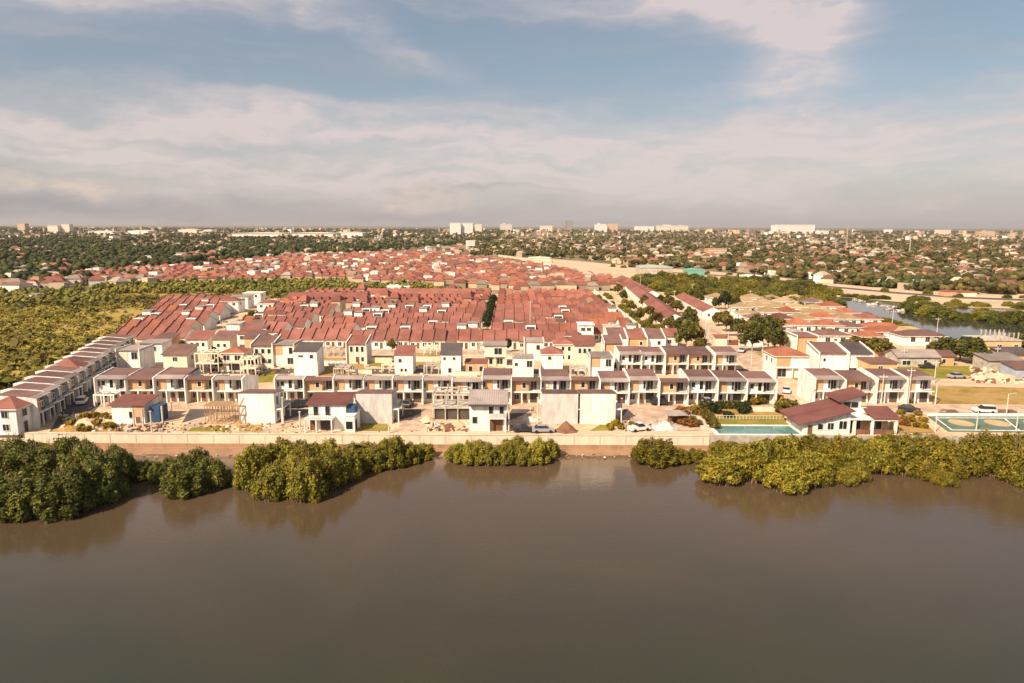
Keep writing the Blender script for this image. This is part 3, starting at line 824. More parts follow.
p = G(206, 424); o = scaffold(7, 3, 2, 1.15); o.location = (p.x, p.y, 0); tag(o, 'timber scaffolding around a house shell next to the white blank-walled house', 'scaffold')

# middle plots: (px centre, py base, width, depth, height, roof, rise, wall, roof colour, extras, label)
MID = [
 (306, 376, 6.2, 7.0, 6.6, 'shed_back', 1.3, 'white_paint', 'dark_roof', dict(wins=[('F', -1.2, 5.2, 1.2, .5), ('F', 1.7, 4.9, .9, .9)], ov=.15), 'tall white box house with charcoal roof standing alone on the grass'),
 (263, 366, 6.0, 7, 6.0, 'shed_back', 1.6, 'cream_paint', 'brown_roof', dict(wins=[('F', -1.6, 3.7, .9, 1.3), ('F', .2, 3.7, .9, 1.3), ('F', 2.0, 3.7, .9, 1.3), ('F', -1.6, .8, .9, 1.3), ('F', 2, .8, .9, 1.3)], parapet='white_paint', doors=[('F', .2, .05, .9, 2.1)]), 'cream house with brown roof and two rows of windows behind the grass plot'),
 (284.5, 366, 6.0, 7, 6.2, 'flat', 0, 'white_paint', 'grey_roof', dict(wins=[('F', 2, 3.6, 1.0, 1.8), ('F', 1.8, .6, 1.6, 1.8)], wall2='tan_paint', parapet='cream_paint'), 'white and tan house with flat grey roof next to the white box house'),
 (233, 372, 6.2, 6.5, 5.4, 'hip', 1.1, 'cream_paint', 'orange_roof', dict(wins=[('F', -1.5, 3.3, 1.6, 1.4), ('F', 1.5, 3.3, 1.6, 1.4), ('F', .5, .5, 3.0, 1.8)], band='concrete'), 'house with bright orange hip roof and porch behind the tan townhouses'),
 (176, 372, 6.6, 6.5, 4.9, 'shed_back', 1.6, 'cream_paint', 'brown_roof', dict(wins=[('F', 0, 3.0, 1.2, 1.2), ('R', 3, 3.0, 1.2, 1.2)]), 'cream house with brown shed roof between the tan row and the red roofs'),
 (152, 362, 6.6, 6, 5.6, 'flat', 0, 'white_paint', 'grey_roof', dict(wins=[('F', -1.8, 3.4, .7, 1.0), ('F', .9, 3.4, 1.2, 1.2)], wall2='tan_paint'), 'white house with grey flat roof and tan panel near the marsh terrace end'),
 (130, 371, 6.2, 7, 5.8, 'flat', 0, 'white_paint', 'grey_roof', dict(wins=[('F', 1.6, 3.4, 1.6, 1.9)], wall2='cream_paint', parapet='white_paint'), 'white flat-roofed house beside the marsh street corner'),
 (163, 352, 5.6, 6, 3.9, 'shed_back', 1.2, 'tan_paint', 'brown_roof', dict(wins=[('F', 0, 1.2, 1.2, 1.3)]), 'tan single-storey house below the first red roof row by the marsh'),
 (145, 350, 5.0, 6, 3.6, 'flat', 0, 'cream_paint', 'red_roof', dict(wins=[('F', 0, 1.2, 1.6, 1.3)], band='concrete'), 'cream house shell under the first red roof row by the marsh'),
 (198, 351, 6.4, 6, 3.9, 'shed_back', 1.6, 'white_paint', 'red_roof', dict(wins=[('F', -1.8, 1.6, .8, 1.1), ('F', 0, 1.6, .8, 1.1), ('F', 1.8, 1.6, .8, 1.1)]), 'white house with brownish red roof and three small windows'),
 (222, 352, 5.4, 6, 4.2, 'shed_back', 1.6, 'cream_paint', 'brown_roof', dict(wins=[('F', -1, 1.6, .9, 1.1), ('F', 1, 1.6, .9, 1.1)]), 'cream house with brown roof below the white water-tank house'),
 (234, 342, 4.6, 5, 6.4, 'flat', 0, 'white_paint', 'concrete', dict(wins=[]), 'tall plain white block house among the red roofs'),
 (254, 352, 5.6, 6, 4.6, 'shed_back', 1.4, 'tan_paint', 'brown_roof', dict(wins=[('F', 1.3, 2.2, .9, 1.2)]), 'tan house with brown roof beside the tall plain white block'),
 (357, 364, 5.6, 6.5, 6.0, 'shed_back', 1.3, 'cream_paint', 'red_roof', dict(wins=[('F', -1.5, 3.6, .8, 1.6), ('F', .2, 3.6, .8, 1.6), ('F', 1.7, 3.6, .8, 1.6), ('F', 1.7, .8, .8, 1.3)], doors=[('F', .2, .05, .9, 2.1)], parapet='white_paint'), 'narrow cream house with red roof and side walls beside the lawn'),
 (404, 374, 5.0, 6, 5.2, 'shed_back', 1.6, 'white_paint', 'red_roof', dict(wins=[('F', -1.0, 3.3, .8, .9), ('F', -.6, .7, .6, .8), ('F', .5, .7, .6, .8)], ov=.2), 'small white box house with bright red roof standing alone'),
 (451, 375, 5.4, 7, 5.6, 'shed_back', 1.9, 'white_paint', 'dark_roof', dict(wins=[('F', -1.7, 4.2, .6, .7), ('F', .9, 4.2, .6, .7), ('F', -.3, .7, .8, 1.2)], ov=.25), 'white box house with dark brown roof standing alone beside the ruin'),
 (495, 366, 6.2, 6.5, 6.0, 'flat', 0, 'cream_paint', 'grey_roof', dict(wins=[('F', .9, 3.4, 2.2, 1.9), ('F', -1.2, .6, 1.0, 1.7), ('F', 1.4, .6, 1.6, 1.7)], band='cream_paint'), 'beige two-storey house with dark balcony opening below the red roofs'),
 (523, 378, 5.6, 6, 5.2, 'flat', 0, 'white_paint', 'grey_roof', dict(wins=[('F', -1.8, 3.3, .8, .8), ('F', 1.7, 3.0, 1.4, 1.7)], ov=.1), 'white flat-roofed house behind the orange-tan fronted row unit'),
 (534, 360, 5.6, 6, 5.6, 'flat', 0, 'white_paint', 'grey_roof', dict(wins=[('F', 1.2, 3.2, 1.0, 1.4)], parapet='cream_paint'), 'white house with grey flat roof and cream side walls'),
 (552, 374, 5.8, 6.5, 5.6, 'hip', 1.7, 'white_paint', 'red_roof', dict(wins=[('F', -.7, 4.0, .8, .9)], ov=.3), 'white house with red hip roof and a single upper window'),
 (564, 362, 5.8, 6.5, 5.4, 'hip', 1.6, 'cream_paint', 'red_roof', dict(wins=[('F', -.4, 3.4, .8, 1.3), ('F', 1.5, 3.4, .8, 1.3), ('F', 1.5, .8, .8, 1.3), ('F', -.4, .8, .8, 1.3)]), 'cream house with red hip roof and two windowed floors behind the single-window house'),
 (584, 366, 5.6, 6.5, 6.2, 'shed_back', 1.6, 'cream_paint', 'red_roof', dict(wins=[('F', -1.3, 3.8, .8, 1.4), ('F', .1, 3.8, .8, 1.4), ('F', 1.5, 3.8, .8, 1.4)]), 'cream two-storey house with red roof and three upper windows'),
 (601, 378, 6.0, 6.5, 5.7, 'flat', 0, 'white_paint', 'grey_roof', dict(wins=[('F', 1.9, 3.2, 1.4, 1.9)], wall2='tan_paint', parapet='white_paint'), 'white house with tan panel and grey flat roof among the second row'),
 (613, 360, 5.4, 6, 5.2, 'shed_back', 1.3, 'tan_paint', 'brown_roof', dict(wins=[('F', 1.3, 3.1, .9, 1.3)], parapet='white_paint'), 'tan house with brown roof between white side walls'),
 (573, 349, 5.4, 6, 4.4, 'hip', 1.4, 'white_paint', 'red_roof', dict(wins=[('F', 1.0, 2.2, .8, 1.1)]), 'white low house with red hip roof under the windowed white attic house'),
 (586, 344, 5.0, 6, 6.6, 'flat', 0, 'white_paint', 'white_paint', dict(wins=[('F', -1.1, 4.6, 1.3, 1.1), ('F', .9, 4.6, 1.3, 1.1)]), 'white attic house with a wide dark window above the red roofs'),
 (612, 346, 5.0, 6, 6.4, 'flat', 0, 'cream_paint', 'concrete', dict(wins=[('F', 0, 4.2, 1.6, 1.5)]), 'half-finished cream house with open upper floor among red roofs'),
]
for px, py, w_, d_, h, rf, rise, wl, rm, kw, lab in MID:
    o = put(px, py, house('house', w_, d_, h, rf, rise, wl, rm, **kw)); tag(o, lab, 'house')
p = G(196, 373); o = frame_building('unfinished_structure', 3, 2, 2, 2.1, 2.8, 2.8, 'cream_paint'); o.location = (p.x, p.y, 0); tag(o, 'cream two-level house frame with open floors behind the tan townhouses', 'frame')
p = G(467, 374); o = house('roofless_house', 6.0, 5.5, 3.0, 'flat', 0, 'tan_paint', 'red_roof', 0.2, wins=[('F', -1.5, .8, 1.0, 1.4), ('F', 1.4, .8, 1.0, 1.4)]); o.location = (p.x + 2.5, p.y, 0); tag(o, 'low half-ruined brick house with patchy red roof beside the dark-roofed white house', 'house')

for px, py, nx, ny, lv, m_, lab in [(334, 377, 2, 2, 1, 'concrete', 'low bare concrete frame on the lawn beside the tall white box house'), (382, 373, 2, 1, 1, 'cream_paint', 'small cream frame on the grass between the cream and red-roofed box houses'), (424, 374, 2, 2, 1, 'concrete', 'low concrete frame on the lawn before the dark-roofed box house'), (241, 377, 2, 2, 2, 'cream_paint', 'two-level cream frame at the gap in the front row'),
                               (478, 362, 2, 2, 2, 'concrete', 'two-level concrete frame behind the half-ruined brick house'), (506, 376, 2, 1, 2, 'cream_paint', 'narrow two-level cream frame next to the flat-roofed white house'), (571, 377, 2, 2, 1, 'concrete', 'low concrete frame before the windowed cream houses'), (321, 357, 3, 2, 1, 'concrete', 'wide low concrete frame behind the tall white box house'), (424, 355, 2, 2, 1, 'cream_paint', 'cream frame below the red rows behind the lawn')]:
    p = G(px, py); o = frame_building('unfinished_structure', nx, ny, lv, 2.0, 2.2, 2.5, m_); o.location = (p.x, p.y, 0); tag(o, lab, 'frame')
for i, (x0, x1, py, h_, lab) in enumerate([(320, 346, 366, 1.6, 'white compound wall across the lawn beside the tall white box house'), (370, 392, 363, 1.6, 'cream compound wall behind the lawn left of the small red-roofed box'), (415, 440, 362, 1.7, 'cream compound wall behind the lawn of the dark-roofed box house'), (346, 372, 374, 1.2, 'low wall along the cross street before the cream house'), (246, 274, 368, 1.3, 'low cream wall at the grass plot gap in the front row'), (455, 480, 376, 1.2, 'low wall along the cross street before the ruin'), (566, 590, 371, 1.4, 'white compound wall between the hip-roofed houses')]):
    a, c = G(x0, py), G(x1, py); b = MB(); b.box(a.x, a.y, 0, c.x, a.y + .18, h_, 'white_paint' if 'white' in lab else 'cream_paint'); b.box(a.x - .03, a.y - .04, h_, c.x + .03, a.y + .22, h_ + .08, 'concrete')
    tag(b.build('compound_wall'), lab, 'wall')

# second row townhouses at the east end, behind the front row
Y2 = G(512, 374).y
for i, (px, st, rm) in enumerate([(618, 'ww', 'brown_roof'), (641, 'ww', 'brown_roof'), (664, 'tt', 'orange_roof'), (687, 'tt', 'orange_roof'), (713, 'wt', 'grey_roof')]):
    X = (px - 512) * Y2 / FOC * 1.02
    o = TH[st].place((X, Y2 + FRONT_DY[i], 0), 0.0, (1, 1, FRONT_SZ[i])); tag(o, f"{DESC[st]} in the second row, {ORD[i]} before the road end", 'townhouse', 'second row townhouses toward the road')
for i, (px, py, rm) in enumerate([(617, 352, 'brown_roof'), (637, 352.5, 'red_roof'), (655, 352, 'brown_roof')]):
    o = put(px, py, house('house', 6.0, 7, 4.6, 'shed_back', 1.8, 'white_paint' if i != 1 else 'tan_paint', rm, .3, wins=[('F', 1.2, 2.4, .9, 1.2)], parapet='white_paint'))
    tag(o, f"house with {ROOFW[rm]} shed roof below the red row end, {ORD[i]} toward the roadside trees", 'house')
o = put(657, 349, house('house', 13.5, 8, 4.4, 'gable_x', 1.9, 'white_paint', 'red_roof', .4, wins=[('F', 4, 2.0, 1.2, 1.1), ('F', -2, 2.0, 1.2, 1.1)])); tag(o, 'long white house with red gable roof ending the rows at the roadside trees', 'house')

# ------------------------------------------------------------------ red-roofed terrace rows
UW = 4.0
def terrace_unit(rm, ext=None, dep=11.0, wl='white_paint'):
    b = MB()
    b.box(0, 0, 0, UW - .005, dep, 3.0, wl)
    b.prof_x([(0, 3.0), (dep, 3.0), (dep / 2, 5.35)], 0.1, UW - .1, wl)
    if ext == 'attic':
        b.box(.4, 2.6, 3.1, UW - .3, 6.4, 5.9, 'white_paint'); b.box(.2, 2.3, 5.9, UW - .1, 6.7, 6.05, 'grey_roof')
    if ext == 'deck':
        b.box(.2, 1.5, 3.1, UW - .2, 5.0, 4.9, 'white_paint'); b.box(.5, 1.45, 3.9, UW - .6, 1.495, 4.7, 'interior')
    root = b.build('terrace_house')
    r = MB(); s_ = 2.35 / (dep / 2); e = .5
    r.slab([(0, -e, 3.0 - e * s_ + .15), (UW - .01, -e, 3.0 - e * s_ + .15), (UW - .01, dep / 2, 5.5), (0, dep / 2, 5.5)], .13, rm)
    r.slab([(0, dep / 2, 5.5), (UW - .01, dep / 2, 5.5), (UW - .01, dep + e, 3.0 - e * s_ + .15), (0, dep + e, 3.0 - e * s_ + .15)], .13, rm)
    r.prof_x([(-e, 2.95), (-e, 3.35), (dep / 2, 5.95), (dep + e, 3.35), (dep + e, 2.95), (dep / 2, 5.2)][::-1], -.13, .13, rm)
    r.build('roof', root)
    opening(root, 'F', 1.2, .9, 1.1, 1.2, 0.0)
    opening(root, 'F', 2.9, .05, .85, 2.0, 0.0, 'door', 'grey_render')
    return root
TU = [Proto(terrace_unit('red_roof')), Proto(terrace_unit('red_roof', wl='cream_paint')), Proto(terrace_unit('orange_roof')), Proto(terrace_unit('red_roof', 'attic')), Proto(terrace_unit('brown_roof', 'deck'))]
def pick():
    r = rnd.random()
    return 0 if r < .58 else 1 if r < .78 else 2 if r < .84 else 3 if r < .92 else 4
TL = {0: 'white dusty-red-roofed terrace house', 1: 'cream dusty-red-roofed terrace house', 2: 'bright orange-roofed terrace house', 3: 'red-roofed terrace house with white attic', 4: 'brown-roofed terrace house with raised deck'}
ROWN = ['front', 'second', 'third', 'fourth', 'fifth', 'sixth', 'seventh', 'eighth', 'ninth']
rest = []                                     # rows too far and too many to stand alone
lanes = [(-77, -72), (-11.6, -7.4)]
for k in range(11):
    Y = 222 + 16.0 * k
    xl = -78 if k == 0 else (-99 - 1.6 * k)
    x = xl
    xr = 47 if k else 24
    n = 0
    while x < xr - UW:
        hit = [l for l in lanes if x < l[1] and x + UW > l[0]] if k > 0 else []
        if hit:
            x = hit[0][1]; continue
        if k and rnd.random() < .045:
            x += UW * rnd.choice([1, 1, 2]); continue
        v = pick() if k else (0 if rnd.random() < .6 else 1)
        if 25 < x < 46 and k in (2, 3): v = 2
        if k == 0 and rnd.random() < .12:
            x += UW * 1.5; continue
        if k < 6:
            o = TU[v].place((x, Y + rnd.uniform(-.5, .5), 0), 0.0, (1, 1, rnd.uniform(.93, 1.1)))
            blk = 'marsh side of the tree lane' if x < -9 else 'road side of the tree lane'
            tag(o, f"{TL[v]}, {ROWN[k]} red row, {blk}", 'terrace house', f"{ROWN[k]} row {TL[v]} {blk}")
        else:
            rest.append((x, Y, v))
        x += UW; n += 1
# block beside the marsh, cut off slantwise by the street
for k in range(8):
    Y = 227 + 15.5 * k
    x = -139 - (Y - 240) * .36
    xr = -108 - (Y - 228) * .27
    while x < xr - UW:
        v = pick()
        if k == 0: v = 0
        o = TU[v].place((x, Y + rnd.uniform(-.1, .1), 0))
        tag(o, f"{TL[v]}, {ROWN[k]} row of the marsh-edge block", 'terrace house', f"{ROWN[k]} row of the marsh block {TL[v]}")
        x += UW
# long white row along the marsh edge at the back
for px0, px1, py, lab in ((288, 366, 306.5, 'long white row building with red roof at the back of the estate beside the marsh'), (371, 470, 302, 'longer white row building with red roof at the back of the estate')):
    a, c = G(px0, py), G(px1, py)
    wd = c.x - a.x
    o = house('row_building', wd, 9, 4.6, 'gable_x', 2.2, 'white_paint', 'red_roof', .5, wins=[('F', -wd / 2 + 2 + i * 4.4, 1.6, 1.5, 1.5) for i in range(int((wd - 3) / 4.4))])
    o.location = ((a.x + c.x) / 2, a.y, 0); tag(o, lab, 'building')

for px, py, w_, h, rf, rm, lab in [(230, 313, 8, 5.5, 'hip', 'red_roof', 'red-roofed white house at the far corner of the marsh block'), (240, 309, 8, 6.0, 'flat', 'grey_roof', 'white flat-roofed house at the far end of the marsh street'), (266, 313, 8, 4.5, 'hip', 'red_roof', 'small red hip-roofed house standing apart behind the marsh block'),
                                (271, 326, 12, 4.5, 'hip', 'maroon_roof', 'white house with maroon hip roof across the street from the marsh block'), (252, 304, 9, 5.5, 'flat', 'white_paint', 'plain white house behind the marsh block'), (222, 309, 9, 4.5, 'gable_x', 'red_roof', 'red gabled house in the back corner of the marsh block'),
                                (283, 311, 9, 4.5, 'hip', 'orange_roof', 'orange hip-roofed house before the long white row building'), (257, 340, 7, 4.5, 'shed_back', 'brown_roof', 'white house with brown roof at the street edge of the red rows'), (247, 346, 6, 4.2, 'shed_back', 'red_roof', 'white house with red shed roof at the street edge of the red rows')]:
    o = put(px, py, house('house', w_, 8, h, rf, 1.5, 'white_paint', rm, .4, wins=[('F', -w_ / 4, h - 1.9, 1.2, 1.1), ('F', w_ / 4, h - 1.9, 1.2, 1.1), ('R', 3, h - 1.9, 1.2, 1.1)])); tag(o, lab, 'house')
b = MB(); a, c = G(640, 331), G(594, 293); dv = (c - a).normalized(); nv = Vector((-dv.y, dv.x, 0)) * .15
b.hexa([tuple(a - nv), tuple(a + nv), tuple(c + nv), tuple(c - nv)][::-1] if False else [tuple(a + nv), tuple(a - nv), tuple(c - nv), tuple(c + nv)], [tuple(v + Vector((0, 0, 2.4))) for v in (a + nv, a - nv, c - nv, c + nv)], 'white_paint')
tag(b.build('boundary_wall'), 'white boundary wall between the red rows and the gardens', 'wall')

# rows running away from the water beside the tree-lined road
def depth_row(px0, py0, px1, py1, n, w_, lab, grp):
    a, c = G(px0, py0), G(px1, py1)
    L_ = (c - a); ln = L_.length / n; ang = math.atan2(L_.y, L_.x) - math.pi / 2
    pr = Proto(house('bungalow', w_, ln - .02, 3.6, 'gable_y', 1.9, 'white_paint', 'red_roof', .35, wins=[('L', ln * .3, 1.2, 1.1, 1.2), ('L', ln * .7, 1.2, 1.1, 1.2), ('F', -1.5, 1.2, 1.1, 1.1)]))
    for i in range(n):
        p = a + L_ * (i / n)
        o = pr.place((p.x, p.y, 0), ang); tag(o, f"{lab}, {ORD[i]} from the water end", 'house', grp)
depth_row(674, 327, 632, 291, 11, 9, 'red-roofed white bungalow of the long single file by the road', 'file of bungalows west of the tree-lined road')
depth_row(712, 319, 683, 303, 6, 8, 'brownish red bungalow in the file beyond the tree-lined road', 'file of bungalows east of the tree-lined road')
depth_row(652, 300, 622, 283, 7, 9, 'red-roofed bungalow in the file toward the bridge', 'file of bungalows toward the bridge')

# hip-roofed houses between road and river
HP = {}
for rm in ('beige_roof', 'orange_roof', 'red_roof', 'brown_roof', 'grey_roof', 'maroon_roof'):
    HP[rm] = Proto(house('hip_roofed_house', 9.2, 8.6, 3.2, 'hip', 1.8, 'white_paint', rm, .5, wins=[('F', -2.4, 1.2, 1.4, 1.3), ('F', 2.3, 1.2, 1.4, 1.3), ('L', 3, 1.2, 1.2, 1.2), ('R', 3, 1.2, 1.2, 1.2)], doors=[('F', 0, .05, .9, 2.1)]))
G2 = 'hip-roofed houses between the road and the river'
rowsB = [(304.5, 690, 716, ['brown_roof', 'beige_roof']), (304, 752, 800, ['beige_roof', 'beige_roof', 'beige_roof']), (309, 744, 812, ['beige_roof'] * 3 + ['brown_roof']), (314.5, 741, 834, ['beige_roof'] * 4 + ['beige_roof', 'orange_roof']), (320.5, 752, 850, ['beige_roof', 'beige_roof', 'orange_roof', 'beige_roof', 'beige_roof', 'orange_roof']),
         (327.5, 762, 870, ['brown_roof', 'maroon_roof', 'beige_roof', 'orange_roof', 'beige_roof', 'red_roof']), (335, 776, 880, ['grey_roof', 'orange_roof', 'orange_roof', 'brown_roof', 'orange_roof']), (345, 800, 872, ['grey_roof', 'brown_roof', 'orange_roof'])]
NR = ['far end', 'river-side far', 'second far', 'third far', 'fourth far', 'middle', 'near', 'nearest']
for k, (py, x0, x1, rs) in enumerate(rowsB):
    for i, rm in enumerate(rs):
        px = x0 + (x1 - x0) * i / max(1, len(rs) - 1) + rnd.uniform(-2, 2)
        p = G(px, py + rnd.uniform(-.4, .4))
        o = HP[rm].place((p.x, p.y, 0), R(rnd.uniform(-6, 6)), (rnd.uniform(.9, 1.12), rnd.uniform(.9, 1.1), rnd.uniform(.9, 1.25)))
        tag(o, f"{ROOFW[rm]} hip-roofed house, {ORD[i]} from the road in the {['hedge-side', 'mangrove-side', 'second mangrove-side', 'third mangrove-side', 'fourth mangrove-side', 'fifth mangrove-side', 'sixth mangrove-side', 'townhouse-side'][k]} line", 'house', G2)
# larger houses by the river bend
for px, py, w_, d_, h, rf, rise, wl, rm, kw, lab in [
 (891, 341, 15, 8, 3.3, 'hip', 1.7, 'white_paint', 'orange_roof', dict(wins=[('F', -4, 1.4, 2, 1.4), ('F', 3, 1.4, 2, 1.4)]), 'white house with long orange hip roof near the river bend'),
 (924, 345.5, 15, 8, 3.3, 'hip', 1.7, 'white_paint', 'brown_roof', dict(wins=[('F', 1, 1.3, 1.5, 1.6), ('F', 4, 1.3, 1.5, 1.6), ('F', -4, 1.3, 1.5, 1.6)]), 'white house with brown hip roof closest to the river bend'),
 (888, 337, 12, 8, 3.3, 'hip', 1.7, 'cream_paint', 'orange_roof', dict(wins=[('F', 0, 1.3, 1.5, 1.6)]), 'orange hip-roofed house on the river bank'),
 (911, 341.5, 12, 8, 3.3, 'hip', 1.7, 'cream_paint', 'beige_roof', dict(wins=[('F', 0, 1.3, 1.5, 1.6)]), 'beige hip-roofed house on the river bank at the bend'),
 (791, 378, 9, 9, 6.0, 'hip', 1.9, 'white_paint', 'orange_roof', dict(wins=[('L', 2.5, 3.8, 1.1, 1.2), ('L', 6.2, 3.8, 1.1, 1.2), ('F', -2.6, .4, 2.2, 2.2)], wall2='tan_paint', band='white_paint'), 'two-storey house with orange hip roof at the road corner'),
 (806, 354, 6.5, 8, 5.6, 'flat', 0, 'tan_paint', 'brown_roof', dict(wins=[('F', 1.2, 3, 1, 1.3)], parapet='white_paint'), 'tan house with brown flat roof behind the corner house'),
 (832, 374, 8.0, 7.5, 5.8, 'shed_back', 1.7, 'white_paint', 'brown_roof', dict(wins=[('F', -2.4, .6, .8, 1.2), ('F', -2.4, 3.6, .6, .8)], parapet='white_paint'), 'white windowless-fronted house with brown shed roof behind the river-road row'),
 (858, 374, 7.0, 7.5, 5.8, 'shed_back', 1.7, 'white_paint', 'dark_roof', dict(wins=[('F', -1.8, .5, 2.4, 1.2), ('F', 1.8, .6, .8, 1.2), ('F', 2.3, 3.9, 1.0, .7)], parapet='white_paint'), 'white house with charcoal shed roof behind the river-road row'),
 (883, 380, 7.0, 7, 4.6, 'flat', 0, 'tan_paint', 'brown_roof', dict(wins=[('F', -1, 2.6, 1.2, 1.2)]), 'low tan house with flat brown roof beside the white charcoal-roofed house'),
 (918, 367, 12, 7, 3.0, 'gable_x', 1.5, 'concrete', 'grey_roof', dict(wins=[('F', -3.5, .6, 2.4, 1.3), ('F', 2, .6, 1.0, 1.5)]), 'long low shed with grey roof by the sandy road'),
 (940, 366, 8, 6, 3.0, 'gable_x', 1.1, 'tan_paint', 'brown_roof', dict(wins=[('F', 1, .8, 1.0, 1.3)]), 'small tan shed at the end of the grey-roofed shed'),
 (868, 361, 9, 6, 3.2, 'gable_x', 1.4, 'tan_paint', 'brown_roof', dict(wins=[('F', 0, .8, 2.0, 1.3)]), 'tan shed with brown roof behind the white van'),
 (1006, 371, 10, 7, 3.0, 'shed_back', .9, 'concrete', 'grey_roof', dict(wins=[('F', 2, .6, 2.4, 1.3)]), 'grey shack at the edge of the rubble yard'),
 (1020, 366, 9, 7, 3.4, 'shed_back', .9, 'tan_paint', 'dark_roof', dict(wins=[('F', 0, .6, 2.4, 1.5)]), 'dark-roofed shack beyond the rubble yard'),
 (1030, 379, 8, 6, 2.8, 'shed_back', .8, 'pale_blue', 'brown_roof', dict(wins=[('F', 0, .6, 1.4, 1.3)]), 'pale blue shack with brown roof at the rubble yard'),
]:
    o = put(px, py, house('house' if 'shack' not in lab and 'shed ' not in lab + ' ' else ('shack' if 'shack' in lab else 'shed'), w_, d_, h, rf, rise, wl, rm, **kw)); tag(o, lab, 'house' if 'shack' not in lab else 'shack')
# unfinished yellow building at the river
o = house('unfinished_building', 12.5, 9, 5.2, 'flat', 0, 'yellow_wall', 'concrete', .3, wins=[('F', -.6, 2.6, 1.4, 1.4), ('F', 4.6, 2.6, 1.2, 1.4), ('L', 4, 2.6, 1.4, 1.4)])
for i in range(6):
    for yy in (1.0, 7.6):
        p = MB(); p.box(-1.6 + i * 1.45, yy, 5.45, -1.32 + i * 1.45, yy + .28, 7.6, 'concrete'); p.build('column', o)
p = MB(); p.box(-17, 1.5, 0, -6.3, 8.5, 4.2, 'yellow_wall'); p.box(-17.2, 1.2, 4.2, -6.28, 8.8, 4.5, 'concrete'); p.build('side_wing', o)
put(1000, 357, o); tag(o, 'unfinished yellowish building with bare columns on its roof beside the river', 'building')

# front row east of the road
Y3 = G(850, 404).y
for i, (px, st, rm) in enumerate([(812, 'wt', 'brown_roof'), (842, 'tt', 'brown_roof'), (873, 'wt', None), (903, 'wt', None)]):
    X = G(px, 404).x
    o = TH[st].place((X, Y3, 0)); tag(o, f"{DESC[st]} across the road from the garden, {ORD[i]} from the road corner", 'townhouse', 'townhouses along the road beyond the clubhouse')

# clubhouse
cl = empty('clubhouse', (G(802, 434).x, 129.2, 0))
b = MB()
b.hexa([(0, 0, 0), (9.2, 0, 0), (9.2, 8, 0), (0, 8, 0)], [(0, 0, 2.35), (9.2, 0, 4.75), (9.2, 8, 4.75), (0, 8, 2.35)], 'white_paint')
b.hexa([(9.25, 4.5, 0), (13.4, 4.5, 0), (13.4, 9.5, 0), (9.25, 9.5, 0)], [(9.25, 4.5, 5.6), (13.4, 4.5, 6.7), (13.4, 9.5, 6.7), (9.25, 9.5, 5.6)], 'white_paint')
b.box(9.25, 2.6, 0, 18.0, 4.45, 3.0, 'tan_paint')
b.prof_y([(10.2, 3.2), (17.9, 3.2), (14.2, 4.4), (13.4, 4.4)], 4.0, 4.4, 'white_paint')
b.build('wall', cl)
b = MB()
b.slab([(-1.3, -.9, 2.25), (9.6, -.9, 5.05), (9.6, 4.0, 5.05), (-1.3, 4.0, 2.25)], .22, 'maroon_roof')
b.slab([(-1.3, 4.003, 2.45), (9.6, 4.003, 5.25), (9.6, 9.0, 5.25), (-1.3, 9.0, 2.45)], .22, 'maroon_roof')
b.slab([(8.4, 3.6, 5.75), (14.2, 3.6, 7.25), (14.2, 10.2, 7.25), (8.4, 10.2, 5.75)], .22, 'maroon_roof')
b.slab([(13.6, -.4, 3.35), (18.9, -.4, 3.35), (18.9, 4.9, 4.5), (13.6, 4.9, 4.5)], .2, 'maroon_roof')
b.build('roof', cl)
b = MB(); b.box(9.25, -.3, 2.95, 13.55, 4.4, 3.17, 'white_paint'); b.box(13.6, -.25, 2.85, 18.3, 2.5, 3.1, 'white_paint'); b.build('porch_slab', cl)
for x in (9.8, 13.3, 17.9):
    b = MB(); b.box(x, -.2, 0, x + .5, .25, 2.84, 'white_paint'); b.build('column', cl)
for x0, x1 in ((10.32, 13.28), (13.82, 17.88)):
    b = MB(); b.box(x0, -.05, .1, x1, .05, .95, 'soil_red'); b.build('porch_rail', cl)
for u, z, ww, hh in ((3.4, 1.0, 1.0, 1.1), (5.4, 1.0, 1.2, 1.3), (7.8, 1.1, 1.5, 1.6)):
    opening(cl, 'F', u, z, ww, hh, 0)
opening(cl, 'F', 1.4, .05, .9, 1.8, 0, 'door', 'grey_render')
opening(cl, 'F', 11.3, 4.2, 3.0, 1.2, 4.5)
opening(cl, 'F', 11.6, .3, 2.0, 2.1, 2.6); opening(cl, 'F', 15.6, .3, 2.4, 2.1, 2.6)
tag(cl, 'white clubhouse with split maroon roofs and columned porch beside the pool', 'clubhouse')
# pool
x0, x1, y0, y1 = G(717, 433).x, G(797, 433).x, 128.3, G(750, 427.2).y
pl = empty('swimming_pool', (0, 0, 0))
b = MB(); b.box(x0 - .6, y0 - .35, .02, x1 + .4, y0, .34, 'white_paint'); b.box(x0 - .6, y1, .02, x1 + .4, y1 + .7, .34, 'white_paint'); b.box(x0 - .6, y0 + .003, .02, x0, y1 - .003, .34, 'white_paint'); b.box(x1, y0 + .003, .02, x1 + .4, y1 - .003, .34, 'white_paint'); b.build('coping', pl)
b = MB(); b.box(x0 + .002, y0 + .002, .05, x1 - .002, y1 - .002, .26, 'pool_water'); b.build('pool_surface', pl)
tag(pl, 'turquoise swimming pool with pale coping in front of the lawn', 'pool')
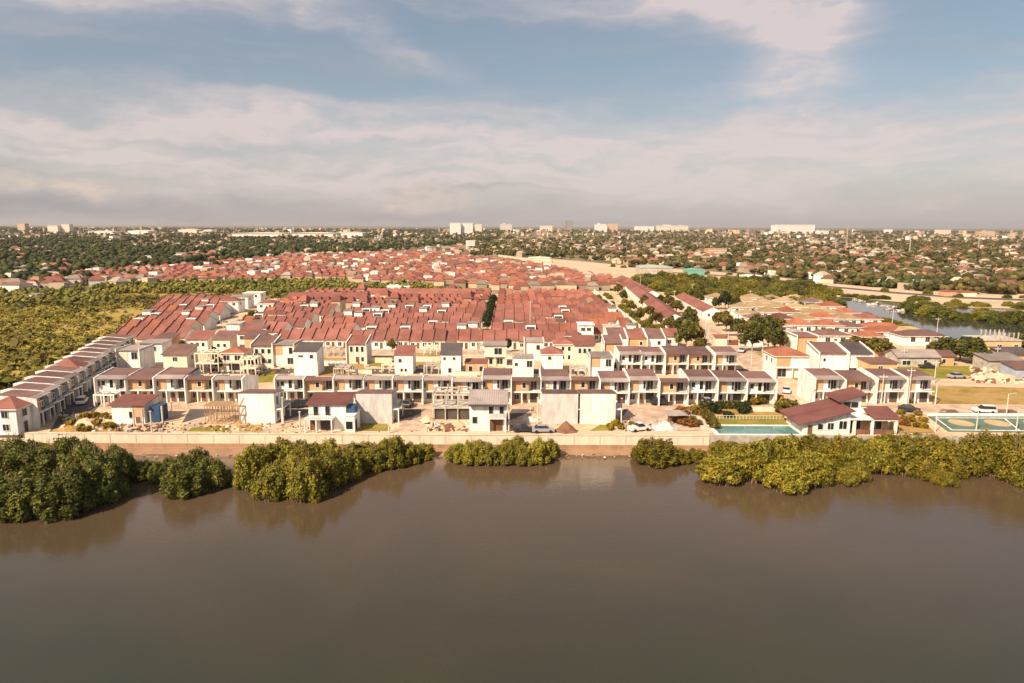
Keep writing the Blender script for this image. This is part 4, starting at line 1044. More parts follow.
# garden wall, hedges, gazebo
b = MB(); a, c = G(748, 412), G(776, 412); b.box(a.x, a.y, 0, c.x, a.y + .3, 1.3, 'cream_paint'); b.box(a.x - .05, a.y - .05, 1.3, c.x + .05, a.y + .35, 1.4, 'concrete')
tag(b.build('garden_wall'), 'cream garden wall behind the pool lawn', 'wall')
b = MB(); a, c = G(706, 420), G(786, 420)
for k in range(24): b.box(a.x + (c.x - a.x) * k / 24, a.y, 0, a.x + (c.x - a.x) * k / 24 + .08, a.y + .08, 1.0, 'pole_paint')
b.box(a.x, a.y + .02, .95, c.x, a.y + .06, 1.02, 'pole_paint'); b.box(a.x, a.y + .02, .4, c.x, a.y + .06, .46, 'pole_paint')
tag(b.build('lawn_fence'), 'low pale fence between the lawn and the garden beds', 'fence')
gz = empty('gazebo', G(676, 424))
b = MB(); b.box(-1.7, -1.5, 0, 1.7, 1.5, .2, 'concrete'); b.build('base', gz)
for x in (-1.5, 1.3):
    for y in (-1.3, 1.1):
        b = MB(); b.box(x, y, .2, x + .2, y + .2, 2.3, 'brown_wood'); b.build('post', gz)
b = MB(); b.add([(-2.1, -1.9, 2.3), (2.1, -1.9, 2.3), (2.1, 1.9, 2.3), (-2.1, 1.9, 2.3), (-.6, 0, 3.0), (.6, 0, 3.0)], [(0, 1, 5, 4), (1, 2, 5), (2, 3, 4, 5), (3, 0, 4), (3, 2, 1, 0)], 'grey_roof'); b.build('roof', gz)
b = MB(); b.box(-1.4, .9, .2, 1.4, 1.05, 1.4, 'brown_wood'); b.build('back_panel', gz)
tag(gz, 'small grey-roofed garden gazebo beside the paved yard', 'gazebo')
# court
a, c, e, f_ = G(948, 432), G(1100, 434), G(1080, 417.5), G(928, 417)
ct = empty('sports_court', (0, 0, 0))
def quad(bm, ps, z, m):
    bm.add([(p.x, p.y, z) for p in ps], [tuple(range(len(ps)))], m)
b = MB(); b.hexa([(p.x, p.y, .02) for p in (a, c, e, f_)], [(p.x, p.y, .2) for p in (a, c, e, f_)], 'court_green'); b.build('court_slab', ct)
b = MB()
def lp(s, t):
    lo, hi = a.lerp(c, s), f_.lerp(e, s); return lo.lerp(hi, t)
for s0, s1, t0, t1 in ((.03, .97, .06, .1), (.03, .97, .86, .9), (.03, .04, .1, .86), (.48, .49, .1, .86)):
    quad(b, [lp(s0, t0), lp(s1, t0), lp(s1, t1), lp(s0, t1)], .206, 'white_paint')
b.build('court_lines', ct)
b = MB()
for s0 in (.16, .40, .66, .9):
    cc = lp(s0, .55)
    quad(b, [Vector((cc.x + 2.3 * math.cos(t) , cc.y + 2.6 * math.sin(t), 0)) for t in [i * math.pi / 8 for i in range(16)]], .203, 'court_sand')
b.build('court_circles', ct)
b = MB(); b.box(f_.x, f_.y + .1, 0, e.x, f_.y + .5, .75, 'white_paint'); b.build('kerb_wall', ct)
tag(ct, 'green sports court with sandy circles beside the yellow mangroves', 'court')

# ------------------------------------------------------------------ trees
rng = np.random.default_rng(11)
ICO_V = None
def ico():
    p = (1 + 5 ** .5) / 2
    v = np.array([(-1, p, 0), (1, p, 0), (-1, -p, 0), (1, -p, 0), (0, -1, p), (0, 1, p), (0, -1, -p), (0, 1, -p), (p, 0, -1), (p, 0, 1), (-p, 0, -1), (-p, 0, 1)], float)
    v /= np.linalg.norm(v[0])
    f = np.array([(0, 11, 5), (0, 5, 1), (0, 1, 7), (0, 7, 10), (0, 10, 11), (1, 5, 9), (5, 11, 4), (11, 10, 2), (10, 7, 6), (7, 1, 8), (3, 9, 4), (3, 4, 2), (3, 2, 6), (3, 6, 8), (3, 8, 9), (4, 9, 5), (2, 4, 11), (6, 2, 10), (8, 6, 7), (9, 8, 1)])
    return v, f
IV, IF = ico()
def leaf_quads(centers, normals, size, jit=0.6):
    """one small leaf spray per centre, roughly facing along its normal"""
    n = len(centers)
    nr = normals + rng.normal(0, jit, (n, 3)); nr /= np.linalg.norm(nr, axis=1)[:, None]
    a = np.cross(nr, rng.normal(0, 1, (n, 3))); a /= np.linalg.norm(a, axis=1)[:, None]
    c = np.cross(nr, a)
    s = size * np.clip(rng.lognormal(-.1, .38, (n, 1)),   .35, 1.7); e = s * rng.uniform(.5, .85, (n, 1))
    V = np.stack([centers - a * s, centers + c * e * .8 + nr * s * .15, centers + a * s, centers - c * e * .8 + nr * s * .15], 1).reshape(-1, 3)
    return V, np.arange(4 * n).reshape(-1, 4)
def crown(name, lobes, per, size, mat_, parent, zmin=.15, core=.74):
    """leaf sprays on many overlapping lobes, with leafy darker mass inside made of larger sprays"""
    CS, NS = [], []
    for c, r in lobes:
        n = int(per * (r[0] * r[1] * r[2]) ** (2 / 3) * 12.57)
        u = rng.normal(0, 1, (n, 3)); u /= np.linalg.norm(u, axis=1)[:, None]
        k = rng.uniform(.72, 1.1, (n, 1))
        pos = np.array(c) + u * np.array(r) * k
        keep = pos[:, 2] > zmin
        for c2, r2 in lobes:                    # nothing deep inside a neighbour
            if c2 is not c:
                q = (pos - np.array(c2)) / np.array(r2)
                keep &= (q ** 2).sum(1) > .45
        CS.append(pos[keep]); NS.append(u[keep])
    V, F = leaf_quads(np.concatenate(CS), np.concatenate(NS), size)
    cv, cf = [], []
    for c, r in lobes:                          # branches and inner leaves seen between the sprays
        n = max(6, int(per * 1.2))
        u = rng.normal(0, 1, (n, 3)); u /= np.linalg.norm(u, axis=1)[:, None]
        pos = np.array(c) + u * np.array(r) * core * rng.uniform(.75, 1, (n, 1))
        pos = pos[pos[:, 2] > zmin]
        v2, f2 = leaf_quads(pos, pos - np.array(c), size * 2.4, .4)
        cv.append(v2)
    V = np.concatenate([V] + cv); F = np.arange(len(V)).reshape(-1, 4)
    return np_mesh(name, V, F, [mat_], parent=parent)

def mangrove(mat_, kind, seed):
    r_ = random.Random(seed)
    root = empty('mangrove')
    lobes = []
    if kind == 'plume':
        for i in range(15):
            a = i * 2.4; d_ = 2.5 * math.sqrt((i + .3) / 15)
            h = 6.3 - .28 * d_ ** 2 + r_.uniform(-1.0, .7)
            rr = r_.uniform(.62, .95); rz = r_.uniform(1.4, 2.3)
            lobes.append(((d_ * math.cos(a), d_ * math.sin(a), max(rz * .8, h - rz)), (rr, rr, rz)))
        for i in range(9):
            a = i * .7 + r_.uniform(-.2, .2)
            lobes.append(((2.5 * math.cos(a), 2.5 * math.sin(a), r_.uniform(1.0, 2.4)), (r_.uniform(.7, 1.0), r_.uniform(.7, 1.0), r_.uniform(.9, 1.4))))
        for i in range(4): lobes.append(((r_.uniform(-1, 1), r_.uniform(-1, 1), 2.3), (1.3, 1.3, 1.7)))
        per = 24; sz = .19
    else:
        lobes.append(((0, 0, 2.2), (2.5, 2.5, 1.9)))
        for i in range(24):
            a = i * 2.4; t = (i + .5) / 24
            ph = math.acos(1 - t * 1.05)
            d_ = 2.65 * math.sin(ph); z = 1.3 + 2.9 * max(0, math.cos(ph)) + r_.uniform(-.25, .35)
            rr = r_.uniform(.75, 1.2)
            lobes.append(((d_ * math.cos(a), d_ * math.sin(a), max(.9, z)), (rr, rr, rr * r_.uniform(.75, .95))))
        per = 24; sz = .165
    crown('crown', lobes, per, sz, mat_, root, .32)
    b = MB()
    for i in range(5):
        a = i * 1.26
        b.tube((.25 * math.cos(a), .25 * math.sin(a), -.4), (1.0 * math.cos(a), 1.0 * math.sin(a), 3.0), .14, .06, 'bark')
    for i in range(11):
        a = r_.uniform(0, 6.28); q = r_.uniform(.4, 2.2); z1 = (6.9 if kind == 'plume' else 4.9) - .35 * q * q + r_.uniform(-.3, .5)
        b.tube((q * .6 * math.cos(a), q * .6 * math.sin(a), z1 - 2.4), (q * math.cos(a), q * math.sin(a), z1), .05, .02, 'root_wood', 4)
    b.build('trunk', root)
    b = MB()
    for i in range(46):
        a = i * 2.4; d_ = 2.75 * math.sqrt((i + 2) / 48)
        b.tube((d_ * math.cos(a), d_ * math.sin(a), -.5), (d_ * .86 * math.cos(a + .1), d_ * .86 * math.sin(a + .1), .9), .05, .045, 'root_wood', 4)
    b.build('prop_roots', root)
    return root
MG = {}
for nm, mt in (('dark', 'mangrove_dark'), ('mid', 'mangrove_mid')):
    MG[nm] = [Proto(mangrove(mt, 'plume', 3 + i)) for i in range(3)]
MG['yellow'] = [Proto(mangrove('mangrove_yellow', 'dome', 30 + i)) for i in range(3)]
MG['gold'] = [Proto(mangrove('mangrove_gold', 'plume', 40 + i)) for i in range(3)]
# (px, base py, width px, height px, kind)
MANG = [
 # west cluster
 (20, 514, 44, 52, 'dark'), (66, 512, 46, 52, 'dark'), (101, 499, 40, 50, 'dark'), (-12, 512, 44, 50, 'dark'), (5, 493, 42, 44, 'dark'), (44, 490, 42, 44, 'dark'), (84, 487, 40, 44, 'dark'), (117, 484, 30, 40, 'dark'),
 (14, 476, 40, 36, 'dark'), (42, 473, 36, 32, 'dark'), (66, 471, 34, 34, 'dark'), (88, 470, 26, 36, 'dark'), (113, 468, 24, 28, 'dark'), (-20, 476, 40, 36, 'dark'), (28, 462, 30, 24, 'dark'), (-15, 462, 34, 26, 'dark'),
 (141, 478, 26, 22, 'dark'), (159, 481, 18, 22, 'dark'), (172, 474, 20, 20, 'dark'), (186, 493, 38, 40, 'dark'), (196, 480, 32, 36, 'dark'), (214, 486, 30, 34, 'dark'),
 # second cluster
 (250, 487, 28, 44, 'mid'), (271, 497, 32, 42, 'mid'), (307, 498, 36, 46, 'mid'), (288, 488, 36, 44, 'mid'), (330, 486, 34, 44, 'mid'), (346, 479, 30, 42, 'mid'), (262, 474, 34, 38, 'mid'), (284, 470, 34, 34, 'mid'), (304, 474, 34, 38, 'mid'), (326, 470, 34, 34, 'mid'), (350, 466, 34, 32, 'mid'),
 (374, 468, 32, 34, 'mid'), (393, 466, 28, 34, 'mid'), (409, 462, 26, 30, 'mid'), (424, 458, 22, 20, 'mid'), (366, 460, 30, 26, 'mid'), (392, 457, 30, 26, 'mid'),
 # third cluster
 (457, 461, 24, 28, 'mid'), (472, 463, 26, 30, 'mid'), (488, 463, 26, 30, 'mid'), (506, 462, 28, 30, 'mid'), (523, 463, 26, 30, 'mid'), (538, 462, 26, 30, 'mid'), (549, 459, 22, 26, 'mid'), (480, 456, 28, 22, 'mid'), (515, 456, 30, 24, 'mid'),
 # fourth
 (656, 462, 44, 32, 'gold'), (644, 459, 26, 24, 'gold'), (682, 462, 20, 20, 'gold'), (697, 461, 22, 18, 'gold'),
 # east clusters
 (720, 480, 46, 33, 'yellow'), (758, 479, 46, 46, 'yellow'), (785, 489, 40, 32, 'yellow'), (808, 483, 38, 40, 'yellow'), (783, 474, 48, 46, 'yellow'), (748, 464, 40, 30, 'yellow'), (822, 464, 30, 32, 'gold'), (836, 466, 30, 34, 'gold'), (846, 484, 20, 20, 'yellow'), (858, 480, 20, 20, 'yellow'), (853, 470, 30, 36, 'yellow'), (872, 470, 34, 42, 'yellow'), (815, 454, 40, 22, 'gold'), (726, 455, 34, 16, 'gold'),
 (901, 471, 34, 42, 'gold'), (920, 472, 34, 42, 'gold'), (938, 485, 11, 17, 'gold'), (926, 478, 22, 24, 'gold'), (948, 485, 16, 16, 'yellow'), (948, 474, 30, 40, 'gold'), (968, 472, 30, 40, 'gold'), (985, 470, 32, 40, 'gold'), (1002, 476, 30, 42, 'gold'), (1018, 482, 30, 46, 'gold'), (1042, 484, 40, 48, 'gold'), (890, 456, 36, 24, 'gold'), (930, 456, 40, 26, 'gold'), (1000, 457, 40, 26, 'gold'), (1035, 460, 40, 30, 'gold'), (770, 456, 36, 24, 'gold')]
names = {'dark': 'dark green mangrove', 'mid': 'olive green plumed mangrove', 'yellow': 'rounded yellow-green mangrove', 'gold': 'golden green mangrove'}
place_of = lambda px: 'the marsh-end clump' if px < 130 else 'the rubble-plot clump' if px < 230 else 'the garage-house clump' if px < 360 else 'the thin seawall clump' if px < 440 else 'the dirt-heap clump' if px < 600 else 'the paved-yard clump' if px < 705 else 'the clump below the pool' if px < 835 else 'the clump below the clubhouse' if px < 885 else 'the band below the court'
cnt = {}
for k, (px, py, wp, hp, kd) in enumerate(MANG):
    p = G(px, py, WZ)
    p.z = WZ + (0 if py > 462 else .25)
    dist = (Vector((p.x, p.y, 0)) - Vector((0, 0, 43.1))).length / FOC
    pr = MG[kd][k % 3]
    nat_w, nat_h = (6.6, 6.9) if kd in ('dark', 'mid', 'gold') else (7.2, 5.3)
    sx = wp * dist * 1.06 / nat_w; sz = hp * dist * 0.97 / nat_h
    hv = rnd.uniform(.76, 1.0) * (.86 if py < 466 else 1.0); sz *= hv
    p.z -= .5 * sz
    sz *= 1.07
    o = pr.place(p, rnd.uniform(0, 6.28), (sx, sx * .95, sz))
    pos = 'front edge' if py > 478 else 'middle' if py > 466 else 'back edge'
    size = 'large' if wp > 38 else 'small' if wp < 24 else 'medium'
    key = (kd, place_of(px), pos, size); cnt[key] = cnt.get(key, 0) + 1
    tag(o, f"{size} {names[kd]} at the {pos} of {place_of(px)}", 'mangrove', f"{size} {names[kd]} at the {pos} of {place_of(px)}")

def broadleaf(mat_, seed, flat=1.0):
    r_ = random.Random(seed)
    root = empty('tree')
    lobes = [((0, 0, 4.6), (1.6, 1.6, 1.4))]
    for i in range(12):
        a = i * 2.4; d_ = 2.3 * math.sqrt((i + 1) / 12)
        rr = r_.uniform(.8, 1.3)
        lobes.append(((d_ * math.cos(a), d_ * math.sin(a), 4.4 + (1.7 - .35 * d_ * d_) * flat + r_.uniform(-.7, .6)), (rr, rr, rr * .85)))
    crown('crown', lobes, 8, .34, mat_, root, 1.0)
    b = MB(); b.tube((0, 0, -.1), (.1, 0, 3.2), .22, .14, 'bark')
    for i in range(5):
        a = i * 1.3; b.tube((.1, 0, 2.6), (1.5 * math.cos(a), 1.5 * math.sin(a), 4.6), .11, .04, 'bark', 5)
    b.build('trunk', root)
    return root
TR = {'green': [Proto(broadleaf('tree_green', 5)), Proto(broadleaf('tree_green', 6))], 'olive': [Proto(broadleaf('tree_olive', 7)), Proto(broadleaf('tree_olive', 8))], 'dark': [Proto(broadleaf('tree_dark', 9, 1.4))]}
def tree(px, py, wp, hp, kd, lab, grp=None, k=0):
    p = G(px, py); dist = (p - Vector((0, 0, CAM_H))).length / FOC
    prs = TR[kd]
    sx = wp * dist / 6.2; sz = hp * dist / 5.4; p.z = -1.2 * sz
    o = prs[k % len(prs)].place(p, rnd.uniform(0, 6.28), (sx, sx, sz)); tag(o, lab, 'tree', grp); return o
ROADT = [(686, 350, 20, 26, 'green'), (696, 347, 18, 22, 'olive'), (680, 338, 16, 18, 'green'), (670, 334, 16, 16, 'olive'), (690, 333, 18, 20, 'green'), (688, 322, 12, 14, 'olive'), (676, 314, 14, 14, 'olive'), (668, 308, 12, 12, 'olive'), (700, 352, 14, 14, 'olive'), (660, 306, 10, 10, 'green'), (650, 318, 12, 12, 'olive'), (644, 308, 10, 12, 'olive'), (656, 326, 14, 14, 'olive'), (650, 335, 12, 10, 'olive'),
 (718, 326, 14, 14, 'olive'), (726, 332, 18, 18, 'olive'), (738, 337, 16, 16, 'green'), (748, 340, 18, 18, 'olive'), (752, 352, 22, 26, 'green'), (768, 352, 26, 30, 'green'), (780, 352, 16, 20, 'olive'), (757, 338, 20, 20, 'green'), (772, 338, 22, 20, 'olive'), (725, 310, 14, 16, 'dark'), (735, 313, 12, 14, 'green'), (716, 309, 10, 10, 'green')]
for k, t in enumerate(ROADT):
    side = 'west of the tree-lined road' if t[0] < 702 else 'east of the tree-lined road'
    lab = f"{'dark green' if t[4] == 'dark' else 'green' if t[4] == 'green' else 'olive'} {'large' if t[2] > 17 else 'small'} roadside tree {side}"
    tree(*t, lab, lab, k)
for k, t in enumerate([(858, 358, 26, 20, 'olive'), (876, 360, 22, 18, 'olive'), (846, 352, 12, 12, 'olive'), (884, 356, 16, 14, 'olive')]):
    tree(*t, 'olive tree among the sheds behind the white van', 'olive trees among the sheds', k)
for k, t in enumerate([(946, 360, 22, 17, 'green'), (960, 362, 24, 17, 'green'), (974, 364, 22, 19, 'green'), (985, 366, 15, 11, 'green'), (935, 356, 16, 13, 'olive'), (966, 354, 18, 13, 'dark'), (1016, 352, 18, 12, 'green'), (1024, 350, 18, 14, 'green')]):
    tree(*t, 'green tree between the grey shed and the unfinished yellow building' if t[0] < 1000 else 'green tree behind the unfinished yellow building', 'trees by the unfinished building' if t[0] < 1000 else 'trees behind the unfinished building', k)
for k in range(14):                            # the lane between the roofs
    Y = 255 + k * 7.5
    o = TR['dark'][0].place((-9.5 + rnd.uniform(-.6, .6), Y, 0), rnd.uniform(0, 6), (.62, .62, .82 + rnd.uniform(-.1, .15)))
    tag(o, 'dark narrow tree in the lane between the red roofs', 'tree', 'dark trees filling the lane between the red roofs')
for k, (px, py, wp, hp, kd) in enumerate([(258, 335, 14, 14, 'dark'), (249, 338, 10, 10, 'green'), (214, 364, 10, 14, 'dark'), (250, 372, 10, 12, 'dark'), (219, 372, 9, 12, 'dark'), (392, 352, 10, 12, 'olive'), (508, 352, 9, 12, 'dark'), (617, 372, 8, 9, 'dark'), (589, 356, 7, 14, 'dark'), (170, 356, 8, 10, 'dark'), (183, 352, 9, 9, 'green'), (668, 372, 8, 10, 'dark'), (710, 365, 8, 10, 'dark'), (623, 302, 9, 11, 'green'), (630, 312, 10, 12, 'olive'), (640, 322, 11, 12, 'olive'), (646, 331, 11, 11, 'olive'), (618, 295, 10, 10, 'olive')]):
    tree(px, py, wp, hp, kd, f"small {'dark' if kd == 'dark' else kd} yard tree {'at the west side houses' if px < 300 else 'at the lane east of the red rows' if px > 614 and py < 335 else 'between the middle houses'}", f"yard trees {kd} {px < 300} {px > 614 and py < 335}", k)
CE = [(470, 256), (500, 257), (545, 258), (640, 266.5), (760, 275), (830, 283.5), (940, 291.5), (1110, 296)]
def lim_(px): return float(np.interp(px, [c[0] for c in CE], [c[1] for c in CE])) + max(0, min(2.2, (px - 800) * .02))
# mangroves between estate and causeway: about eighty, each a tree
def bush(px, py, wp, hp, kd, lab, k):
    p = G(px, py); dist = (p - Vector((0, 0, CAM_H))).length / FOC
    hp *= .85; p.z = -.75 * hp * dist / 6.6
    o = MG[kd][k % 3].place(p, rnd.uniform(0, 6.28), (wp * dist / 6.4, wp * dist / 6.4, hp * dist / 6.6)); tag(o, lab, 'mangrove', lab)
k = 0
for py, x0, x1, st in ((281, 642, 700, 10), (284, 640, 775, 10.5), (287.5, 645, 815, 11), (291, 655, 832, 12), (295, 672, 838, 12.5), (299, 700, 840, 13), (303.5, 745, 838, 14), (308, 790, 836, 15)):
    x = x0
    while x < x1:
        bush(x + rnd.uniform(-3, 3), py + rnd.uniform(-1, 1), rnd.uniform(14, 20), rnd.uniform(9, 13), rnd.choice(['dark', 'mid', 'mid', 'dark']), 'bushy mangrove in the dense thicket between the estate and the causeway', k)
        k += 1; x += st
for px, py, wp, hp in [(906, 310.5, 14, 11), (917, 313, 18, 12), (928, 315.5, 19, 13), (940, 317.5, 19, 13), (952, 319, 19, 12), (962, 320, 16, 9), (980, 320, 18, 12), (992, 321.5, 20, 13), (1006, 322.5, 20, 13), (1020, 323.5, 22, 14), (1036, 324.5, 22, 14), (933, 311, 16, 11), (985, 317, 16, 10), (1012, 319, 18, 11)]:
    lab = 'dark mangrove along the far bank of the river, ' + ('beside the moored boats' if px < 970 else 'beyond the gap in the bank')
    bush(px, py, wp, hp, rnd.choice(['dark', 'dark', 'dark', 'mid']), lab, k); k += 1
sheet('causeway_road', [(640, 271.5), (760, 279), (830, 288), (900, 294.5), (960, 299), (1110, 305), (1110, 303.2), (960, 297.4), (900, 293), (830, 286.6), (760, 278), (640, 270.6)], 0.45, 'asphalt')
for i in range(30):
    px = rnd.uniform(845, 1030); py = np.interp(px, [835, 880, 960, 1110], [297, 300.5, 307, 311]) + rnd.uniform(-3.5, .5)
    bush(px, py, rnd.uniform(7, 14), rnd.uniform(3, 6), rnd.choice(['mid', 'dark', 'mid']), 'scrubby bush on the sandy river edge of the causeway', k); k += 1
for i in range(16):
    px = rnd.uniform(600, 1030)
    bush(px, lim_(px) + rnd.uniform(1.5, 4), rnd.uniform(5, 10), rnd.uniform(3, 6), rnd.choice(['mid', 'dark']), 'scrubby bush along the town side of the causeway', k); k += 1
for px, py in ((866, 317), (874, 320), (885, 322), (895, 325), (906, 328)):
    bush(px, py, 12, 6, 'mid', 'low bush on the near bank of the river', k); k += 1
# gardens in the gap west and east of the red rows
for px, py, wp, hp, kd in [(598, 300, 9, 8, 'mid'), (604, 306, 10, 9, 'dark'), (609, 299, 8, 7, 'mid'), (612, 311, 10, 9, 'mid'), (617, 318, 11, 10, 'dark'), (622, 309, 9, 8, 'mid'), (626, 325, 12, 9, 'mid'), (633, 318, 10, 9, 'dark'), (637, 329, 12, 10, 'mid'), (645, 334, 13, 10, 'dark'), (600, 312, 9, 7, 'mid'), (607, 322, 10, 7, 'mid'), (648, 325, 10, 9, 'mid'), (641, 313, 9, 8, 'mid'), (603, 303, 8, 6, 'mid'), (611, 305, 8, 6, 'dark'), (614, 314, 9, 7, 'mid'), (620, 313, 8, 6, 'dark'), (628, 313, 9, 7, 'mid'), (631, 330, 11, 8, 'mid'), (636, 323, 10, 8, 'mid'), (643, 328, 10, 8, 'dark'), (652, 331, 11, 9, 'mid'), (655, 320, 9, 8, 'mid'), (606, 296, 7, 5, 'mid'), (625, 303, 8, 6, 'mid'), (633, 308, 8, 7, 'dark'), (660, 330, 11, 9, 'mid')]:
    bush(px, py, wp, hp, kd, 'leafy bush in the gardens between the red rows and the bungalow file', k); k += 1
for px, py, wp, hp, kd in [(233, 331, 12, 9, 'dark'), (240, 326, 11, 9, 'dark'), (226, 337, 10, 8, 'mid'), (247, 321, 9, 8, 'mid'), (262, 330, 9, 9, 'dark'), (252, 316, 8, 7, 'dark'), (206, 347, 9, 7, 'dark')]:
    bush(px, py, wp, hp, kd, 'dark bush along the street between the marsh block and the red rows', k); k += 1

# shrubs of the garden and seawall, each one countable
SHP = {}
for mt in ('shrub_red', 'shrub_yellow', 'tree_green', 'tree_olive', 'tree_dark'):
    r_ = random.Random(len(SHP)); root = None
    lobes = [((r_.uniform(-.6, .6), r_.uniform(-.6, .6), r_.uniform(.4, .9)), (r_.uniform(.4, .6),) * 3) for i in range(7)]
    SHP[mt] = Proto(crown('shrub', lobes, 16, .14, mt, None, .0))
SH = [(704 + i * 7, 408.5, 'tree_green', 1.3, 'hedge shrub along the garden behind the pool lawn') for i in range(7)] + [(703 + i * 2.2, 413 + i * 3.2, 'tree_olive', 1.3, 'hedge shrub beside the garden path') for i in range(6)] + \
     [(715, 413, 'tree_dark', 1.6, 'dark round shrub in the garden'), (742, 413, 'tree_dark', 1.7, 'dark round shrub in the garden'), (728, 418, 'tree_dark', 1.1, 'dark round shrub in the garden'), (757, 404, 'shrub_yellow', 1.5, 'yellow shrub at the townhouse row end'), (764, 402, 'shrub_yellow', 1.7, 'yellow shrub at the townhouse row end'), (772, 401, 'shrub_yellow', 1.6, 'yellow shrub at the townhouse row end'), (780, 404, 'shrub_yellow', 1.5, 'yellow shrub at the townhouse row end'), (752, 405, 'shrub_yellow', 1.4, 'yellow shrub at the townhouse row end'),
      (784, 414, 'tree_olive', 2.3, 'olive shrub at the road corner of the garden'), (790, 411, 'tree_olive', 2.0, 'olive shrub at the road corner of the garden')] + \
     [(676 + rnd.uniform(0, 24), 410 + rnd.uniform(0, 20), rnd.choice(['shrub_red', 'shrub_red', 'tree_olive', 'shrub_yellow']), rnd.uniform(.8, 1.4), 'reddish shrub in the bed beside the gazebo') for i in range(16)] + \
     [(898 + rnd.uniform(0, 26), 414 + rnd.uniform(0, 16), rnd.choice(['shrub_yellow', 'shrub_yellow', 'shrub_red']), rnd.uniform(.7, 1.2), 'yellow shrub on the slope beside the clubhouse') for i in range(10)] + \
     [(600 + rnd.uniform(0, 44), 425 + rnd.uniform(0, 6), 'shrub_yellow', rnd.uniform(.5, .9), 'yellowish scrub plant on top of the seawall bank') for i in range(8)] + \
     [(rnd.uniform(60, 112), rnd.uniform(416, 433), 'shrub_yellow', rnd.uniform(.6, 1.1), 'dry scrub plant on the rubble plot') for i in range(16)] + \
     [(rnd.uniform(880, 935), rnd.uniform(400, 404), 'shrub_yellow', rnd.uniform(.6, .9), 'low scrub plant before the townhouses beyond the clubhouse') for i in range(5)]
SHW = {'shrub_red': 'red', 'shrub_yellow': 'yellow', 'tree_green': 'green', 'tree_olive': 'olive', 'tree_dark': 'dark'}
for px, py, mt, s_, lab in SH:
    o = SHP[mt].place(G(px, py), rnd.uniform(0, 6), s_ if s_ else 1)
    lab2 = lab if 'reddish' not in lab and 'slope' not in lab else lab.replace('reddish', SHW[mt]).replace('yellow shrub on', SHW[mt] + ' shrub on')
    tag(o, lab2, 'shrub', lab2)
# the marsh: scrub nobody could count
def inside(poly, X, Y):
    r_ = np.zeros(len(X), bool); n = len(poly)
    for i in range(n):
        x1_, y1_ = poly[i]; x2_, y2_ = poly[(i + 1) % n]
        c = ((y1_ > Y) != (y2_ > Y)) & (X < (x2_ - x1_) * (Y - y1_) / (y2_ - y1_ + 1e-12) + x1_)
        r_ ^= c
    return r_
mp = [(p.x, p.y) for p in (G(*q) for q in [(-330, 432), (-60, 417), (-2, 391), (118, 343), (150, 327), (190, 302), (285, 299), (345, 296), (480, 297), (465, 289), (340, 286.5), (200, 287.5), (90, 294), (0, 303), (-300, 315)])]
n = 38000
X = rng.uniform(-420, 0, n); Y = 125 + 330 * rng.beta(1.0, 1.7, n)
ok = inside(mp, X, Y)
X, Y = X[ok], Y[ok]
# clearings follow slow waves of wetness
wv = np.sin(X * .05 + Y * .021) + np.sin(X * .021 - Y * .043 + 2) + np.sin(Y * .09 + 1.3 * np.sin(X * .03)) * .7
keep = wv + rng.normal(0, .7, len(X)) > np.where(Y < 230, -1.9, -.75)
X, Y, wv = X[keep], Y[keep], wv[keep]
big = rng.random(len(X)) < np.where(Y > 330, .25, .07)
rad = np.where(big, rng.uniform(1.6, 2.8, len(X)), rng.uniform(.6, 1.4, len(X)))
per = 12
u = rng.normal(0, 1, (len(X), per, 3)); u[:, :, 2] = abs(u[:, :, 2]); u /= np.linalg.norm(u, axis=2)[:, :, None]
pos = np.stack([X, Y, np.zeros_like(X)], 1)[:, None, :] + u * rad[:, None, None] * np.array([1, 1, .85]) * rng.uniform(.7, 1.05, (len(X), per, 1))
V, F = leaf_quads(pos.reshape(-1, 3), u.reshape(-1, 3) + np.array([-.25, -.25, .5]), 1.0, .4)
cen = pos.reshape(-1, 3).repeat(4, 0); V = cen + (V - cen) * np.repeat(rad * .48, per * 4)[:, None]
mi = np.repeat(np.where(big, rng.choice([1, 2], len(X)), rng.choice([0, 0, 0, 2], len(X))), per)
o = np_mesh('undergrowth', V, F, ['marsh_leaf', 'tree_green', 'tree_olive'], mi); o['kind'] = 'stuff'
tag(o, 'yellow-green marsh scrub beside the estate', 'undergrowth')

